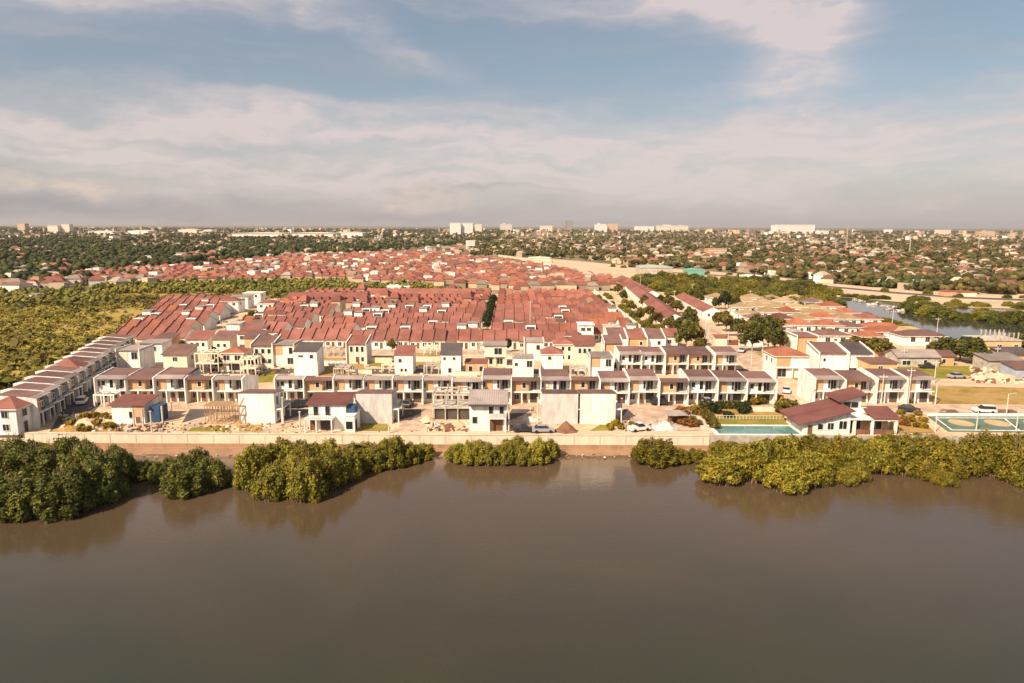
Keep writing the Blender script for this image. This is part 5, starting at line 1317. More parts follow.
# ------------------------------------------------------------------ vehicles
def car(paint, kind='sedan'):
    root = empty('parked_car')
    L_, Wc = 4.4, 1.75
    b = MB()
    van = kind == 'van'; pick_ = kind == 'pickup'
    if van:
        pr = [(-2.2, .35), (2.2, .35), (2.2, 1.0), (1.9, 1.15), (-2.2, 1.15)]
    else:
        pr = [(-2.2, .35), (2.2, .35), (2.2, .72), (2.05, .84), (.9, .95), (-2.1, .98), (-2.2, .8)]
    b.prof_y([(x, z) for x, z in pr], -Wc / 2, Wc / 2, paint)
    b.build('body', root)
    b = MB()
    if van: lo, hi, z0, z1 = (-2.15, 1.75), (-2.1, 1.2), 1.153, 1.9
    elif kind == 'suv': lo, hi, z0, z1 = (-2.0, 1.1), (-1.85, .45), .99, 1.62
    elif pick_: lo, hi, z0, z1 = (-.5, 1.1), (-.4, .5), .99, 1.6
    else: lo, hi, z0, z1 = (-1.7, 1.15), (-1.1, .35), .985, 1.45
    w0, w1 = Wc / 2 - .06, Wc / 2 - .22
    b.hexa([(lo[0], -w0, z0), (lo[1], -w0, z0), (lo[1], w0, z0), (lo[0], w0, z0)], [(hi[0], -w1, z1), (hi[1], -w1, z1), (hi[1], w1, z1), (hi[0], w1, z1)], 'dark_glass')
    b.build('window_band', root)
    b = MB(); b.box(hi[0] - .03, -w1 - .02, z1 + .003, hi[1] + .03, w1 + .02, z1 + .06, paint); b.build('roof', root)
    for x in (-1.35, 1.4):
        for y in (-Wc / 2 + .06, Wc / 2 - .06):
            b = MB(); b.tube((x, y - .11, .33), (x, y + .11, .33), .33, .33, 'tyre', 12); b.build('wheel', root)
    for y in (-.6, .6):
        b = MB(); b.box(2.203, y - .2, .58, 2.23, y + .2, .74, 'white_paint'); b.build('headlight', root)
    return root
CP = {}
for px, py, rz, paint, kind, lab in [(82.5, 403, 112, 'car_white', 'suv', 'white car parked on the street along the marsh terrace'), (291, 407.5, 8, 'car_dark', 'sedan', 'dark car parked in front of the white townhouse, nearer the blank wall'), (304, 406.5, 5, 'car_dark', 'suv', 'dark car parked under the orange-tan townhouse carport'),
        (524, 431.5, 0, 'car_dark', 'pickup', 'dark pickup parked on the seawall bank'), (543, 432, 4, 'car_silver', 'sedan', 'silver car parked between the pickup and the dirt heap'), (639, 430.5, 20, 'car_white', 'pickup', 'white pickup in the paved yard near the seawall'),
        (909, 411.5, -28, 'car_dark', 'sedan', 'dark car on the road behind the clubhouse'), (984, 412.5, 168, 'car_white', 'suv', 'white car on the road behind the sports court'), (889, 367, 0, 'car_white', 'van', 'white van parked before the tan shed'), (957, 378, 5, 'car_silver', 'sedan', 'grey car standing on the grass lot'),
        (812, 383, 60, 'car_dark', 'suv', 'dark car in the carport of the corner house'), (660, 404.5, 0, 'car_dark', 'suv', 'dark car under the carport of the orange-tan unit by the paved yard'), (655, 298.5, 0, 'car_dark', 'sedan', 'dark car at the lane end east of the red rows'), (118, 382, 110, 'car_dark', 'suv', 'dark car parked farther up the street along the marsh terrace'), (408, 406, 85, 'car_dark', 'suv', 'dark car under the carport behind the grey blank-walled house'),
        (706, 403.5, 90, 'car_silver', 'sedan', 'silver car under the carport of the all white unit by the garden'), (742, 352, 60, 'car_silver', 'sedan', 'grey car on the road just inside the gatehouse'), (786, 392, 70, 'car_white', 'sedan', 'white car on the road beside the corner house'), (470, 372, 0, 'car_white', 'pickup', 'white pickup on the street before the half-ruined brick house'), (350, 371.5, 5, 'car_silver', 'suv', 'silver car on the cross street beside the lawn'), (927, 368, 0, 'car_dark', 'pickup', 'dark pickup on the sandy road before the grey-roofed shed')]:
    k = (paint, kind)
    if k not in CP: CP[k] = Proto(car(paint, kind))
    o = CP[k].place(G(px, py, .16), R(rz)); tag(o, lab, 'car')

# ------------------------------------------------------------------ posts and masts
def post(px, py, top, kind, lab, grp=None):
    p = G(px, py); dist = (p - Vector((0, 0, CAM_H))).length / FOC
    h = (py - top) * dist * 1.02
    root = empty('utility_pole' if kind == 'pole' else 'street_lamp' if kind == 'lamp' else 'concrete_post', p)
    r0 = .12 if kind != 'post' else .17
    b = MB(); b.tube((0, 0, 0), (0, 0, h), r0, r0 * .7, 'pole_paint', 8); b.build('shaft', root)
    if kind == 'pole':
        b = MB(); b.box(-.9, -.06, h - .7, .9, .06, h - .55, 'pole_paint')
        for x in (-.8, 0, .75): b.tube((x, 0, h - .55), (x, 0, h - .3), .05, .04, 'white_paint')
        b.build('crossarm', root)
    elif kind == 'lamp':
        b = MB(); b.tube((0, 0, h - .05), (1.3, 0, h + .15), .05, .04, 'pole_paint'); b.build('arm', root)
        b = MB(); b.box(1.1, -.12, h + .1, 1.7, .12, h + .22, 'grey_render'); b.build('lamp_head', root)
    else:
        b = MB(); b.box(-.2, -.2, h, .2, .2, h + .12, 'pole_paint'); b.build('cap', root)
    tag(root, lab, kind if kind != 'lamp' else 'lamp', grp)
for a in [(283.5, 424, 399, 'post', 'white concrete post right of the white blank-walled house by its driveway'), (300.5, 433, 413, 'post', 'white post at the foot of the garage house driveway'), (397, 421, 396, 'post', 'white post at the grey blank-walled house driveway'), (509, 431, 404, 'post', 'white post beside the big grey-roofed house'),
          (537.5, 424, 398, 'post', 'white post next to the pale grey blank-walled house'), (621, 421, 399, 'post', 'white post beside the bright white blank-walled house'), (152, 433, 414, 'post', 'white concrete post in front of the unfinished house'), (318, 376, 363, 'post', 'white post beside the tall white box house'), (427, 376, 356, 'pole', 'pole on the lawn between the two white box houses'), (389, 434, 425, 'post', 'short white post on the grass before the grey blank wall'),
          (801, 408, 382, 'lamp', 'street lamp on the corner beside the clubhouse road'), (751, 367, 348, 'lamp', 'street lamp on the verge below the gatehouse'), (762, 361, 345, 'lamp', 'street lamp on the verge nearer the large green tree'), (935, 405, 386, 'post', 'white post at the end of the river-road townhouses'), (908, 405, 373, 'pole', 'tall pole between the last two river-road townhouses'), (881, 405, 378, 'pole', 'tall pole between the tan and white river-road townhouses'),
          (903, 366, 351, 'pole', 'utility pole beside the long grey-roofed shed'), (934, 384, 364, 'pole', 'utility pole on the edge of the grass lot'), (996, 364, 350, 'pole', 'utility pole before the unfinished yellow building'), (1006, 416, 398, 'lamp', 'lamp pole at the planting bed behind the court'), (976, 431, 414, 'lamp', 'thin lamp pole on the court beside the mangroves'), (1016, 431, 414, 'lamp', 'second lamp pole on the court, farther from the clubhouse'), (935, 432, 415, 'lamp', 'lamp pole at the court corner nearest the clubhouse'),
          (695, 330, 317, 'pole', 'utility pole halfway along the tree-lined road'), (681, 338, 322, 'pole', 'utility pole where the tree-lined road meets the last red row'), (705, 346, 318, 'pole', 'tall utility pole at the gate end of the tree-lined road'), (708, 344, 322, 'pole', 'slimmer pole next to the tall pole at the gate'), (727, 360, 334, 'lamp', 'street lamp in the middle of the road before the gatehouse'), (674, 306, 291, 'pole', 'utility pole between the two bungalow files'), (640, 292, 276, 'pole', 'utility pole at the far end of the red rows'),
          (692, 292, 284, 'pole', 'utility pole in front of the thicket, beside the first beige roofs'), (750, 300, 291, 'pole', 'utility pole in front of the thicket behind the beige roofs'), (790, 304, 295, 'pole', 'utility pole beside the river end of the thicket'), (820, 312, 301, 'pole', 'utility pole where the thicket meets the river'), (892, 326, 312, 'pole', 'utility pole on the near river bank'), (936, 340, 321, 'pole', 'pole with a white box on the river bank at the brown-roofed house'),
          (455, 338, 327, 'pole', 'pole rising from the central red roofs'), (530, 334, 301, 'pole', 'tall pole in the lane of white walls between red roofs'), (208, 345, 333, 'pole', 'pole in the street beside the marsh block'), (224, 338, 322, 'pole', 'second pole in the street beside the marsh block'), (595, 318, 308, 'pole', 'pole by the orange roofs of the red rows')]:
    post(*a)

# gatehouse across the road
g = empty('gatehouse', G(732, 346))
b = MB(); b.box(-5.5, 0, 0, -1.8, 3, 3.0, 'cream_paint'); b.box(2.6, 0, 0, 4.2, 2.5, 3.2, 'cream_paint'); b.build('wall', g)
b = MB(); b.slab([(-6, -.5, 3.15), (-1.4, -.5, 3.15), (-1.4, 3.5, 3.5), (-6, 3.5, 3.5)], .14, 'orange_roof'); b.slab([(-1.5, .5, 3.6), (2.7, .5, 3.6), (2.7, 2.5, 3.8), (-1.5, 2.5, 3.8)], .2, 'brown_roof'); b.build('roof', g)
b = MB(); b.box(-1.6, 1.2, .2, 2.4, 1.3, 1.9, 'brown_wood'); b.build('gate', g)
tag(g, 'small cream gatehouse with orange roof and brown gate across the road', 'gatehouse')
b = MB(); b.box(-2.6, 0, 0, 2.6, 5, 3.4, 'white_paint'); b.box(-2.8, -.2, 3.4, 2.8, 5.2, 3.6, 'white_paint')
o = b.build('guard_house'); o.location = G(755, 346); opening(o, 'F', 0, 1, 1.4, 1.2, 0); tag(o, 'small white flat-roofed guard house next to the gatehouse', 'house')

# heaps, rubble, site clutter
def heap(px, py, r_, h, m, lab, seed):
    q = random.Random(seed); n, k = 18, 6
    vs, fs = [(0, 0, h)], []
    for j in range(1, k + 1):
        for i in range(n):
            t = j / k; a = 2 * math.pi * i / n
            rr = r_ * t * q.uniform(.88, 1.12)
            vs.append((rr * math.cos(a), rr * .8 * math.sin(a), h * (1 - t) ** 1.15 * q.uniform(.85, 1.1) + (.0 if j < k else -.02)))
    for i in range(n): fs.append((0, 1 + i, 1 + (i + 1) % n))
    for j in range(k - 1):
        for i in range(n): fs.append((1 + j * n + i, 1 + (j + 1) * n + i, 1 + (j + 1) * n + (i + 1) % n, 1 + j * n + (i + 1) % n))
    b = MB(); b.add(vs, fs, m); o = b.build('dirt_heap'); o.location = G(px, py); tag(o, lab, 'heap')
for a in [(566, 431.5, 2.6, 2.2, 'soil_red', 'pointed brown dirt heap on the seawall bank', 1), (665, 429, 2.9, 1.7, 'grey_render', 'grey gravel heap in the paved yard beside the gazebo', 2), (86, 424, 4.2, 1.3, 'bare_earth', 'broad dry earth mound on the rubble plot', 3), (70, 430, 3.4, 1.0, 'dry_grass', 'grassy earth mound at the street end of the rubble plot', 4), (110, 419, 3.0, 1.1, 'bare_earth', 'earth mound behind the rubble plot', 5),
          (448, 428, 2.4, 1.0, 'soil_red', 'reddish earth heap before the bare concrete frame', 6), (459, 427, 2.0, 1.5, 'bare_earth', 'pale earth heap between the concrete frame and the white house', 7), (427, 421, 1.8, 1.3, 'bare_earth', 'sandy heap at the driveway beside the concrete frame', 8), (78, 419, 2.6, 1.2, 'concrete', 'pale rubble heap at the marsh street', 9), (530, 420, 2.2, .8, 'grey_render', 'grey gravel spread in the driveway of the orange-tan unit', 10),
          (1000, 378, 7, 1.4, 'bare_earth', 'long rubble heap in the yard by the shacks', 11), (985, 379, 5, 1.1, 'bare_earth', 'lower rubble heap in the yard, closer to the grass lot', 12), (652, 424, 1.6, 1.0, 'concrete', 'small pale heap in the paved yard', 13)]:
    heap(*a)
def scatter(px0, px1, py0, py1, n, smax, mats, nm, lab, seed, z=.1):
    q = random.Random(seed); b = MB()
    for i in range(n):
        p = G(q.uniform(px0, px1), q.uniform(py0, py1)); s_ = q.uniform(.2, 1) * smax; a = q.uniform(0, 3.1); h = q.uniform(.2, .7) * smax
        ca, sa = math.cos(a) * s_, math.sin(a) * s_; e = q.uniform(.3, .9)
        base = [(p.x + ca, p.y + sa, z), (p.x - sa * e, p.y + ca * e, z), (p.x - ca, p.y - sa, z), (p.x + sa * e, p.y - ca * e, z)]
        top = [(p.x + (x - p.x) * .75 + q.uniform(-.1, .1), p.y + (y - p.y) * .75 + q.uniform(-.1, .1), z + h * q.uniform(.6, 1.2)) for x, y, _ in base]
        b.hexa(base, top, q.choice(mats))
    o = b.build(nm); o['kind'] = 'stuff'; tag(o, lab, 'rubble')
scatter(150, 320, 424, 434, 150, .5, ['concrete', 'brown_wood', 'cream_paint', 'scaffold_wood', 'soil_red'], 'rubble', 'timber and blocks along the bank before the scaffolded house', 11)
scatter(320, 560, 409, 433, 120, .45, ['concrete', 'brown_wood', 'cream_paint', 'scaffold_wood'], 'rubble', 'timber and blocks around the garage house and driveways', 12)
scatter(60, 122, 413, 432, 170, .7, ['concrete', 'bare_earth', 'brown_wood', 'white_paint', 'soil_red'], 'rubble', 'rubble and site debris on the plot by the marsh street', 1)
scatter(425, 468, 424, 433, 90, .7, ['concrete', 'bare_earth', 'grey_render', 'brown_wood'], 'rubble', 'rubble before the bare concrete frame', 2)
scatter(970, 1024, 368, 384, 220, 1.1, ['concrete', 'bare_earth', 'cream_paint', 'soil_red', 'brown_wood'], 'rubble', 'heaps of pale rubble in the yard by the shacks', 3)
scatter(620, 672, 422, 432, 60, .6, ['white_paint', 'grey_render', 'brown_wood', 'concrete'], 'rubble', 'building debris in the paved yard', 4)
scatter(190, 300, 357, 377, 120, .8, ['concrete', 'brown_wood', 'cream_paint', 'dark_roof'], 'rubble', 'building debris between the middle houses near the marsh', 5)
scatter(340, 560, 360, 380, 160, .7, ['concrete', 'cream_paint', 'brown_wood', 'soil_red', 'pale_blue'], 'rubble', 'building debris between the middle houses and the front row', 6)
scatter(118, 165, 425, 433, 60, .8, ['brown_wood', 'concrete', 'car_silver', 'soil_red'], 'rubble', 'building debris around the unfinished low house', 7)
scatter(-20, 700, 439.5, 443, 260, .35, ['mud', 'concrete', 'root_wood'], 'stones', 'stones on the mud at the foot of the seawall', 8, -2.9)

# moored boats on the river
def boat():
    root = empty('moored_boat'); b = MB()
    b.hexa([(-3.4, -.35, 0), (3.2, -.2, 0), (3.2, .2, 0), (-3.4, .35, 0)], [(-3.8, -.8, .8), (4.6, -.15, 1.1), (4.6, .15, 1.1), (-3.8, .8, .8)], 'white_paint'); b.build('hull', root)
    b = MB(); b.box(-2.0, -.6, .85, .6, .6, 2.0, 'cream_paint'); b.box(-2.2, -.75, 2.0, .9, .75, 2.1, 'grey_roof'); b.build('cabin', root)
    b = MB()
    for x in (-1.5, 1.2):
        b.box(x - .06, -3.2, .95, x + .06, 3.2, 1.05, 'root_wood')
    for y in (-3.2, 3.2): b.tube((-3, y, .45), (3, y, .45), .1, .1, 'root_wood', 5)
    b.build('outrigger', root)
    return root
BO = Proto(boat())
for i, (px, py, rz) in enumerate([(862, 302, 20), (872, 305, 160), (884, 307, 10), (889, 310, 200), (895, 308, 30), (902, 311, 170), (856, 300.5, 15), (878, 303.5, 35)]):
    o = BO.place(G(px, py, .2), R(rz), .62); tag(o, 'small white outrigger boat moored at the sandy river bank', 'boat', 'boats moored at the river bank')

# ------------------------------------------------------------------ beyond the estate
# masts on the skyline
def mast(px, py, top, lab, m='mast_red'):
    p = G(px, py); dist = (p - Vector((0, 0, CAM_H))).length / FOC
    h = (py - top) * dist; root = empty('lattice_mast', p)
    w_ = h * .026; b = MB()
    for sx, sy in ((-1, -1), (1, -1), (1, 1), (-1, 1)): b.tube((sx * w_, sy * w_, 0), (sx * w_ * .25, sy * w_ * .25, h), .13, .10, m, 4)
    b.build('legs', root)
    b = MB()
    for k in range(9):
        z0, z1 = h * k / 9, h * (k + 1) / 9; a0, a1 = w_ * (1 - .75 * k / 9), w_ * (1 - .75 * (k + 1) / 9)
        for s in (-1, 1):
            b.tube((-a0, s * a0, z0), (a1, s * a1, z1), .06, .06, 'white_paint' if k % 2 else m, 4); b.tube((a0, s * a0, z0), (-a1, s * a1, z1), .06, .06, m, 4)
    b.build('bracing', root)
    tag(root, lab, 'mast')
mast(613.5, 243, 223.5, 'red and white lattice mast behind the causeway buildings'); mast(565, 238, 225, 'slim lattice mast beside the dark high-rise'); mast(736, 240, 227.5, 'lattice mast beyond the thicket in the wooded town')
mast(846, 250, 229, 'lattice mast in the wooded town before the wide white hotel', 'pole_paint'); mast(909, 256, 240, 'thin lattice mast among trees beyond the river', 'pole_paint'); mast(978, 250, 236, 'lattice mast farther along the wooded shore', 'pole_paint')
# big buildings near the horizon
def block(px0, px1, py, top, dep, m, lab, floors=0, roof=None, steps=0):
    a, c = G(px0, py), G(px1, py); dist = (a - Vector((0, 0, CAM_H))).length / FOC
    h = (py - top) * dist; wd = c.x - a.x
    if not floors: h *= .6
    dep = min(dep, wd * .8)
    root = empty('distant_building' if floors else 'warehouse', (a.x, a.y, 0))
    b = MB(); b.box(0, 0, 0, wd, dep, h, m)
    if steps: b.box(wd * .2, dep * .2, h, wd * .45, dep * .6, h * 1.14, m); b.box(wd * .7, dep * .2, h, wd * .85, dep * .6, h * 1.08, m)
    b.build('wall', root)
    b = MB()
    if floors:
        for k in range(floors):
            z = h * (k + .35) / floors; b.box(wd * .03, -.35, z, wd * .97, -.02, z + h / floors * .42, 'grey_render')
        b.build('window_bands', root)
        b = MB()
    b.box(-wd * .01, -dep * .02, h, wd * 1.01, dep * 1.02, h + max(.6, h * .03), roof or m)
    if not floors:
        b.prof_y([(-wd * .01, h + max(.6, h * .03) + .05), (wd * 1.01, h + max(.6, h * .03) + .05), (wd / 2, h * 1.28)], 0, dep, roof or m)
    b.build('roof', root)
    tag(root, lab, 'building')
block(450, 461, 234.5, 223.5, 40, 'white_paint', 'white twin tower block on the skyline, slab on the marsh side', 12); block(462, 473, 234.5, 223.5, 40, 'white_paint', 'white twin tower block on the skyline, slab on the road side', 12)
block(775, 808, 233.5, 225.5, 80, 'white_paint', 'wide white hotel block alone on the skyline', 8); block(818, 827, 234.5, 231, 40, 'white_paint', 'small white block beside the wide white hotel', 3)
block(657, 684, 231.5, 225.8, 60, 'cream_paint', 'long pale block on the skyline between mast and hotel', 4, None, 1); block(566, 572, 231.5, 221.5, 30, 'dark_roof', 'slim dark high-rise on the skyline', 14); block(595, 606, 232, 224.8, 40, 'white_paint', 'pale stepped high-rise on the skyline near the red mast', 9, None, 1)
block(608, 617, 232, 224, 40, 'tan_paint', 'tan high-rise behind the red and white mast', 9); block(540, 552, 232, 226, 40, 'cream_paint', 'low pale office block beside the dark high-rise', 5); block(475, 482, 233, 224.5, 40, 'cream_paint', 'beige tower beside the white twin blocks', 10); block(500, 512, 231.5, 224.5, 40, 'grey_render', 'grey office tower right of the beige tower on the skyline', 8, None, 1)
block(635, 652, 232, 226.5, 40, 'white_paint', 'white low-rise on the skyline before the long pale block', 4); block(18, 28, 232, 225.5, 40, 'tan_paint', 'brownish tower on the marsh-side skyline', 8); block(62, 72, 233, 226, 40, 'cream_paint', 'cream tower on the marsh-side skyline', 6); block(48, 61, 233, 227, 40, 'cream_paint', 'pale block next to the cream tower', 5)
block(938, 948, 234.5, 230.5, 40, 'cream_paint', 'pale block on the river-side skyline', 4); block(980, 992, 236, 232, 40, 'tan_paint', 'tan block near the end of the river-side skyline', 4); block(886, 891, 233.5, 230, 40, 'white_paint', 'small white tower beyond the hotel on the river-side skyline', 4)
block(232, 286, 236.8, 231.6, 120, 'white_paint', 'long white warehouse near the horizon, marsh end', 0, 'cream_paint'); block(287, 336, 236.6, 231.4, 120, 'white_paint', 'middle long white warehouse near the horizon', 0, 'cream_paint'); block(337, 364, 236, 230.8, 110, 'white_paint', 'shorter white warehouse beside the long warehouses', 0, 'cream_paint')
block(128, 152, 234, 229.5, 90, 'white_paint', 'white factory hall on the marsh-side horizon', 0, 'cream_paint'); block(178, 200, 233.5, 228, 90, 'cream_paint', 'pale factory hall between the white halls', 0, 'cream_paint'); block(88, 118, 234, 230.5, 60, 'cream_paint', 'low cream hall beside the cream tower', 0, 'white_paint'); block(202, 214, 233, 229, 60, 'white_paint', 'small white hall beside the pale factory hall', 0)
block(640, 672, 275.5, 263, 26, 'concrete', 'long pale shed with greenish grey roof on the causeway', 0, 'shed_roof'); block(686, 704, 278.5, 266, 18, 'teal_wall', 'teal gabled house on the causeway', 0, 'teal_wall'); block(744, 762, 281, 274, 18, 'white_paint', 'white flat building behind the causeway thicket', 0, 'white_paint'); block(529, 550, 262.5, 255.5, 22, 'cream_paint', 'cream building at the bridge end of the causeway', 0, 'cream_paint')
block(466, 475, 249, 241, 26, 'white_paint', 'white building rising among the trees beyond the red suburb', 4); block(916, 937, 289.5, 279, 24, 'white_paint', 'bright white roofed building among trees beyond the river', 0, 'white_paint'); block(838, 862, 277.5, 270, 20, 'white_paint', 'white house with pale roof beyond the causeway', 0, 'white_paint'); block(708, 726, 257, 249.5, 24, 'tan_paint', 'pinkish large house in the wooded town', 3)
block(652, 662, 260, 255, 18, 'yellow_wall', 'yellow house in the wooded town above the causeway shed', 0, 'yellow_wall'); block(944, 956, 297, 290, 14, 'tan_paint', 'red-brown house on the bank beyond the river', 0, 'red_roof'); block(958, 976, 297, 291, 14, 'cream_paint', 'cream house with red roof on the bank beyond the river', 0, 'far_red'); block(1000, 1014, 294, 286, 14, 'cream_paint', 'cream house near the road end beyond the river', 0, 'cream_paint')
block(168, 184, 257, 252, 26, 'white_paint', 'pale building among trees beyond the marsh village', 0, 'grey_roof'); block(194, 203, 275, 268, 12, 'white_paint', 'white tall house in the marsh village', 3); block(24, 38, 300, 293.5, 10, 'white_paint', 'white house at the near edge of the marsh village', 0, 'grey_roof'); block(6, 16, 301, 296, 10, 'tan_paint', 'pinkish hut at the near edge of the marsh village', 0, 'red_roof')
block(272, 286, 276, 270, 14, 'yellow_wall', 'yellow house at the edge of the red suburb', 0, 'orange_roof'); block(387, 410, 290, 285, 18, 'white_paint', 'white flat shed between marsh and red suburb', 0, 'white_paint')
# bridge ramp
b = MB(); p0, p1 = G(498, 259), G(552, 266.5)
b.hexa([(p0.x, p0.y, 3.0), (p1.x, p1.y, 3.0), (p1.x, p1.y + 16, 3.0), (p0.x, p0.y + 16, 3.0)], [(p0.x, p0.y, 5.0), (p1.x, p1.y, 4.6), (p1.x, p1.y + 16, 4.6), (p0.x, p0.y + 16, 5.0)], 'pale_concrete')
for t in (.1, .35, .6, .85):
    q = p0.lerp(p1, t); b.box(q.x - 1, q.y + 3, 0, q.x + 1, q.y + 6, 2.99, 'concrete')
tag(b.build('bridge'), 'low concrete road bridge at the end of the causeway', 'bridge')

class Town:
    """many small gabled houses as one mesh"""
    def __init__(s): s.V = []; s.F = []; s.M = []; s.n = 0
    def house(s, x, y, w_, d_, h, rise, ang, rm, wm=0, flat=False):
        c, si = math.cos(ang), math.sin(ang)
        def T(px_, py_, z): return (x + px_ * c - py_ * si, y + px_ * si + py_ * c, z)
        a, b_ = w_ / 2, d_ / 2; o_ = .4
        k = s.n
        if flat:
            s.V += [T(-a, -b_, 0), T(a, -b_, 0), T(a, b_, 0), T(-a, b_, 0), T(-a, -b_, h), T(a, -b_, h), T(a, b_, h), T(-a, b_, h)]
            s.F += [(k, k + 1, k + 5, k + 4), (k + 1, k + 2, k + 6, k + 5), (k + 2, k + 3, k + 7, k + 6), (k + 3, k, k + 4, k + 7), (k + 4, k + 5, k + 6, k + 7)]
            s.M += [wm] * 4 + [rm]; s.n += 8; return
        s.V += [T(-a, -b_, 0), T(a, -b_, 0), T(a, b_, 0), T(-a, b_, 0), T(-a, -b_, h), T(a, -b_, h), T(a, b_, h), T(-a, b_, h)]
        s.F += [(k, k + 1, k + 5, k + 4), (k + 1, k + 2, k + 6, k + 5), (k + 2, k + 3, k + 7, k + 6), (k + 3, k, k + 4, k + 7)]
        s.M += [wm] * 4; k += 8
        r_ = min(a, b_) * .55
        s.V += [T(-a - o_, -b_ - o_, h), T(a + o_, -b_ - o_, h), T(a + o_, b_ + o_, h), T(-a - o_, b_ + o_, h), T(-a + r_, 0, h + rise), T(a - r_, 0, h + rise)]
        s.F += [(k, k + 1, k + 5, k + 4), (k + 2, k + 3, k + 4, k + 5), (k + 1, k + 2, k + 5, k + 5), (k + 3, k, k + 4, k + 4)]
        s.M += [rm] * 4; s.n += 14
    def build(s, name, lab, mats):
        me = bpy.data.meshes.new(name)
        me.from_pydata(s.V, [], [tuple(dict.fromkeys(f)) for f in s.F])
        for m in mats: me.materials.append(MATS[m])
        me.polygons.foreach_set('material_index', s.M); me.update()
        o = bpy.data.objects.new(name, me); C.objects.link(o); o['kind'] = 'stuff'; tag(o, lab, 'houses')
TM = ['far_wall', 'far_red', 'far_brown', 'far_grey', 'orange_roof', 'white_paint']
# the red suburb behind the marsh
t = Town()
sub = [(p.x, p.y) for p in (G(*q) for q in [(205, 283.5), (150, 284), (95, 281), (60, 276), (150, 270), (240, 262), (285, 256), (420, 253), (500, 261), (560, 271), (615, 282), (640, 292), (612, 296), (520, 293), (478, 288), (385, 284.5), (340, 280.5), (260, 281.5)])]
Y = 440.0
while Y < 1150:
    x = -560
    while x < 130:
        w_ = rnd.uniform(4.5, 8.0) * (1 if Y < 700 else 1.25)
        if inside(sub, np.array([x]), np.array([Y]))[0] and rnd.random() < .93:
            r = rnd.random()
            rm = 1 if r < .66 else 4 if r < .74 else 2 if r < .92 else 3
            if rnd.random() < .09: t.house(x, Y, w_ * .8, 6, rnd.uniform(4.5, 6.2), 0, 0, rnd.choice([0, 3, 5]), rnd.choice([0, 5]), True)
            else: t.house(x, Y + rnd.uniform(-1.5, 1.5), w_, rnd.uniform(8, 11), rnd.uniform(2.6, 3.8), rnd.uniform(1.3, 2.2), rnd.uniform(-.06, .06), rm)
        x += w_ + (0.6 if rnd.random() < .9 else rnd.uniform(3, 9))
    Y += 13.5 + (Y - 440) * .012
for x, Yr, v in rest:
    t.house(x + UW / 2, Yr + 5.5, UW - .05, 11.0, 3.0 if v != 3 else 5.2, 2.35, 0, 1 if v != 4 else 2)
t.build('suburb_houses', 'dense red-roofed suburb stretching behind the marsh', TM)
# scattered village and town among the trees
t = Town()
def tvalue(px, py):
    return .5 + .5 * math.sin(px * .021 + py * .17) * math.sin(px * .0083 - py * .31 + 1.0)
for i in range(5200):
    px = rnd.uniform(-80, 1110); py = 226.0 + 4 * px / 1024 + 2.6 + 64 * rnd.random() ** 1.75
    p = G(px, py)
    if inside(sub, np.array([p.x]), np.array([p.y]))[0]: continue
    east = px > 470
    # keep clear of the causeway, river, marsh and estate
    if east:
        if py > lim_(px) - .6: continue
        if rnd.random() > .22 + .6 * tvalue(px, py): continue
    else:
        if py > 298 - max(0, px) * .08 or rnd.random() > .10 + .55 * tvalue(px, py) ** 2 + (.75 if py > 270 and -40 < px < 330 else 0) + (.25 if py < 238 else 0): continue
    big = py < 240
    w_ = rnd.uniform(6, 11.5) * (1.8 if big and rnd.random() < .3 else 1); h = rnd.uniform(3.0, 6.0) + (rnd.uniform(0, 6) if big else 0)
    if py < 226 + 4 * px / 1024 + 7 and rnd.random() < .4: h += rnd.uniform(2, 20); w_ *= rnd.uniform(1, 2.6)
    r = rnd.random()
    rm = (1 if r < .30 else 2 if r < .55 else 3 if r < .80 else 0)
    t.house(p.x, p.y, w_, w_ * rnd.uniform(.7, 1.1), h, rnd.uniform(1.6, 3.0), rnd.uniform(-.7, .7), rm, 0 if rnd.random() < .88 else 5, rnd.random() < .2)
t.build('town_houses', 'scattered town houses among trees toward the horizon', TM)

# trees toward the horizon: one wooded mass
def woods(name, P_, lab, mats, fine=True):
    Vs, Fs = [], []; n0 = 0
    n = len(P_)
    k = 5 if fine else 2
    cx = np.repeat(P_[:, None, :], k, 1)                       # clumps of each crown
    R_ = P_[:, 3][:, None]
    off = rng.normal(0, 1, (n, k, 3)) * np.array([.55, .55, .28])
    c = np.stack([cx[:, :, 0], cx[:, :, 1], R_ * .95 + 0 * cx[:, :, 0]], 2) + off * R_[:, :, None]
    rr = R_ * rng.uniform(.4, .75, (n, k))
    c = c.reshape(-1, 3); rr = rr.reshape(-1)
    jit = rng.uniform(.65, 1.3, (len(c), 12, 1))
    V = c[:, None, :] + IV[None] * rr[:, None, None] * jit * np.array([1, 1, .8])
    F = IF[None] + 12 * np.arange(len(c))[:, None, None]
    V = V.reshape(-1, 3); V[:, 2] = np.maximum(V[:, 2], 0)
    o = np_mesh(name, V, F.reshape(-1, 3), mats); o['kind'] = 'stuff'; tag(o, lab, 'woods'); return o
def scat(n, f):
    out = []
    while len(out) < n:
        q = f()
        if q: out.append(q)
    return np.array(out)
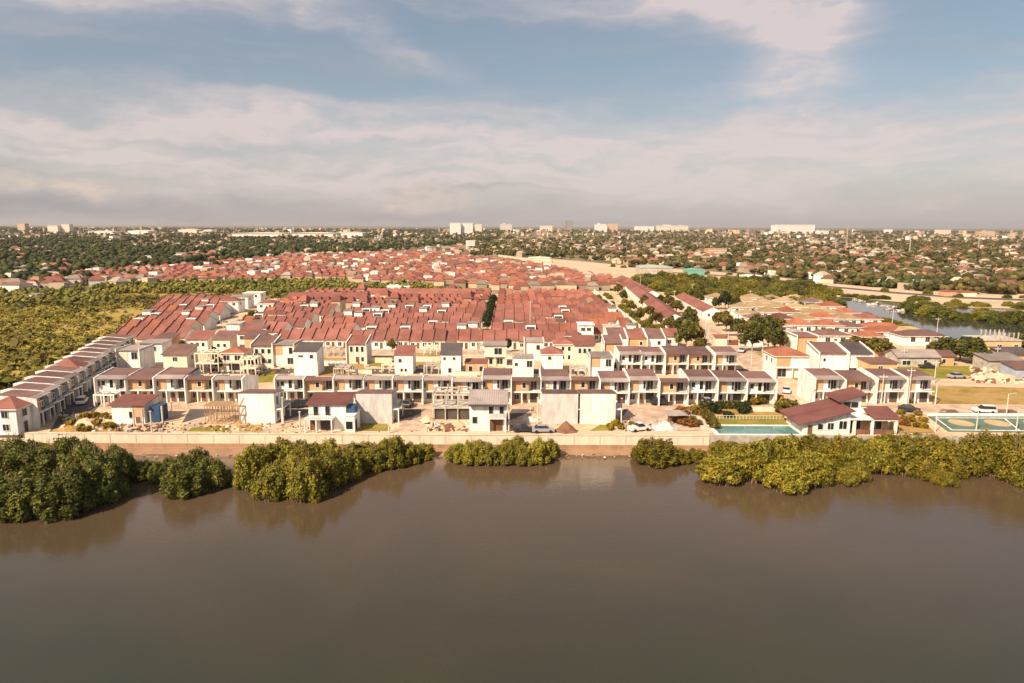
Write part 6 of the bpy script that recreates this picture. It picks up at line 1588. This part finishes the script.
def west():
    px = rnd.uniform(-90, 500); py = 226.0 + 4 * px / 1024 + 2.0 + 69 * rnd.random() ** 1.55
    if py > 291 - max(0, px) * .10 or (py < 238 and 228 < px < 366 and py > 235): return None
    if rnd.random() > .30 + .8 * (1 - tvalue(px, py)): return None
    p = G(px, py)
    if inside(sub, np.array([p.x]), np.array([p.y]))[0]:
        if rnd.random() > .05: return None
    return (p.x, p.y, 0, rnd.uniform(2.6, 5.2) * (1.25 if py < 240 else 1) * (1.8 if py < 233 else 1))
def eastw():
    px = rnd.uniform(470, 1115); py = 226.0 + 4 * px / 1024 + 2.0 + 64 * rnd.random() ** 1.55
    if py > lim_(px) - .3: return None
    if rnd.random() > .25 + .85 * (1 - tvalue(px, py)): return None
    p = G(px, py)
    return (p.x, p.y, 0, rnd.uniform(2.4, 4.8) * (1.25 if py < 240 else 1) * (1.8 if py < 234 else 1))
woods('woods', scat(6400, west), 'dark wooded land beyond the marsh village', ['far_leaf'])
woods('woods', scat(6600, eastw), 'wooded town beyond the causeway and river', ['far_leaf_dry'])
# marsh edge trees between marsh and suburb
def edge():
    px = rnd.uniform(-60, 470); py = rnd.uniform(281.5, 294) if px > 110 else rnd.uniform(284, 305)
    if px > 345 and (py < 285.5 or py > 290 or px > 430): return None
    p = G(px, py); return (p.x, p.y, 0, rnd.uniform(.9, 2.3))
woods('thicket', scat(1500, edge), 'green thicket between the marsh and the red suburb', ['thicket_leaf'])

# ------------------------------------------------------------------ air
b = MB(); b.box(-15000, -1200, -4.6, 15000, 15000, 130.0, 'white_paint')
hz = b.build('haze'); hz['kind'] = 'stuff'; tag(hz, 'thin pale haze softening the far town', 'haze')
m = bpy.data.materials.new('haze'); m.use_nodes = True; m.node_tree.nodes.clear()
t = NT(m.node_tree)
v = t.n('ShaderNodeVolumePrincipled'); v.inputs['Color'].default_value = (.92, .86, .82, 1); v.inputs['Density'].default_value = 0.000042; v.inputs['Anisotropy'].default_value = 0.3
mo = t.n('ShaderNodeOutputMaterial'); t.t.links.new(v.outputs[0], mo.inputs['Volume'])
hz.data.materials.clear(); hz.data.materials.append(m)

# moulds nothing in view was cast from
def drop(o):
    for ch in KIDS.get(o.name, ()): drop(ch)
    bpy.data.objects.remove(o)
for p_ in Proto.every:
    if not p_.used: drop(p_.root)
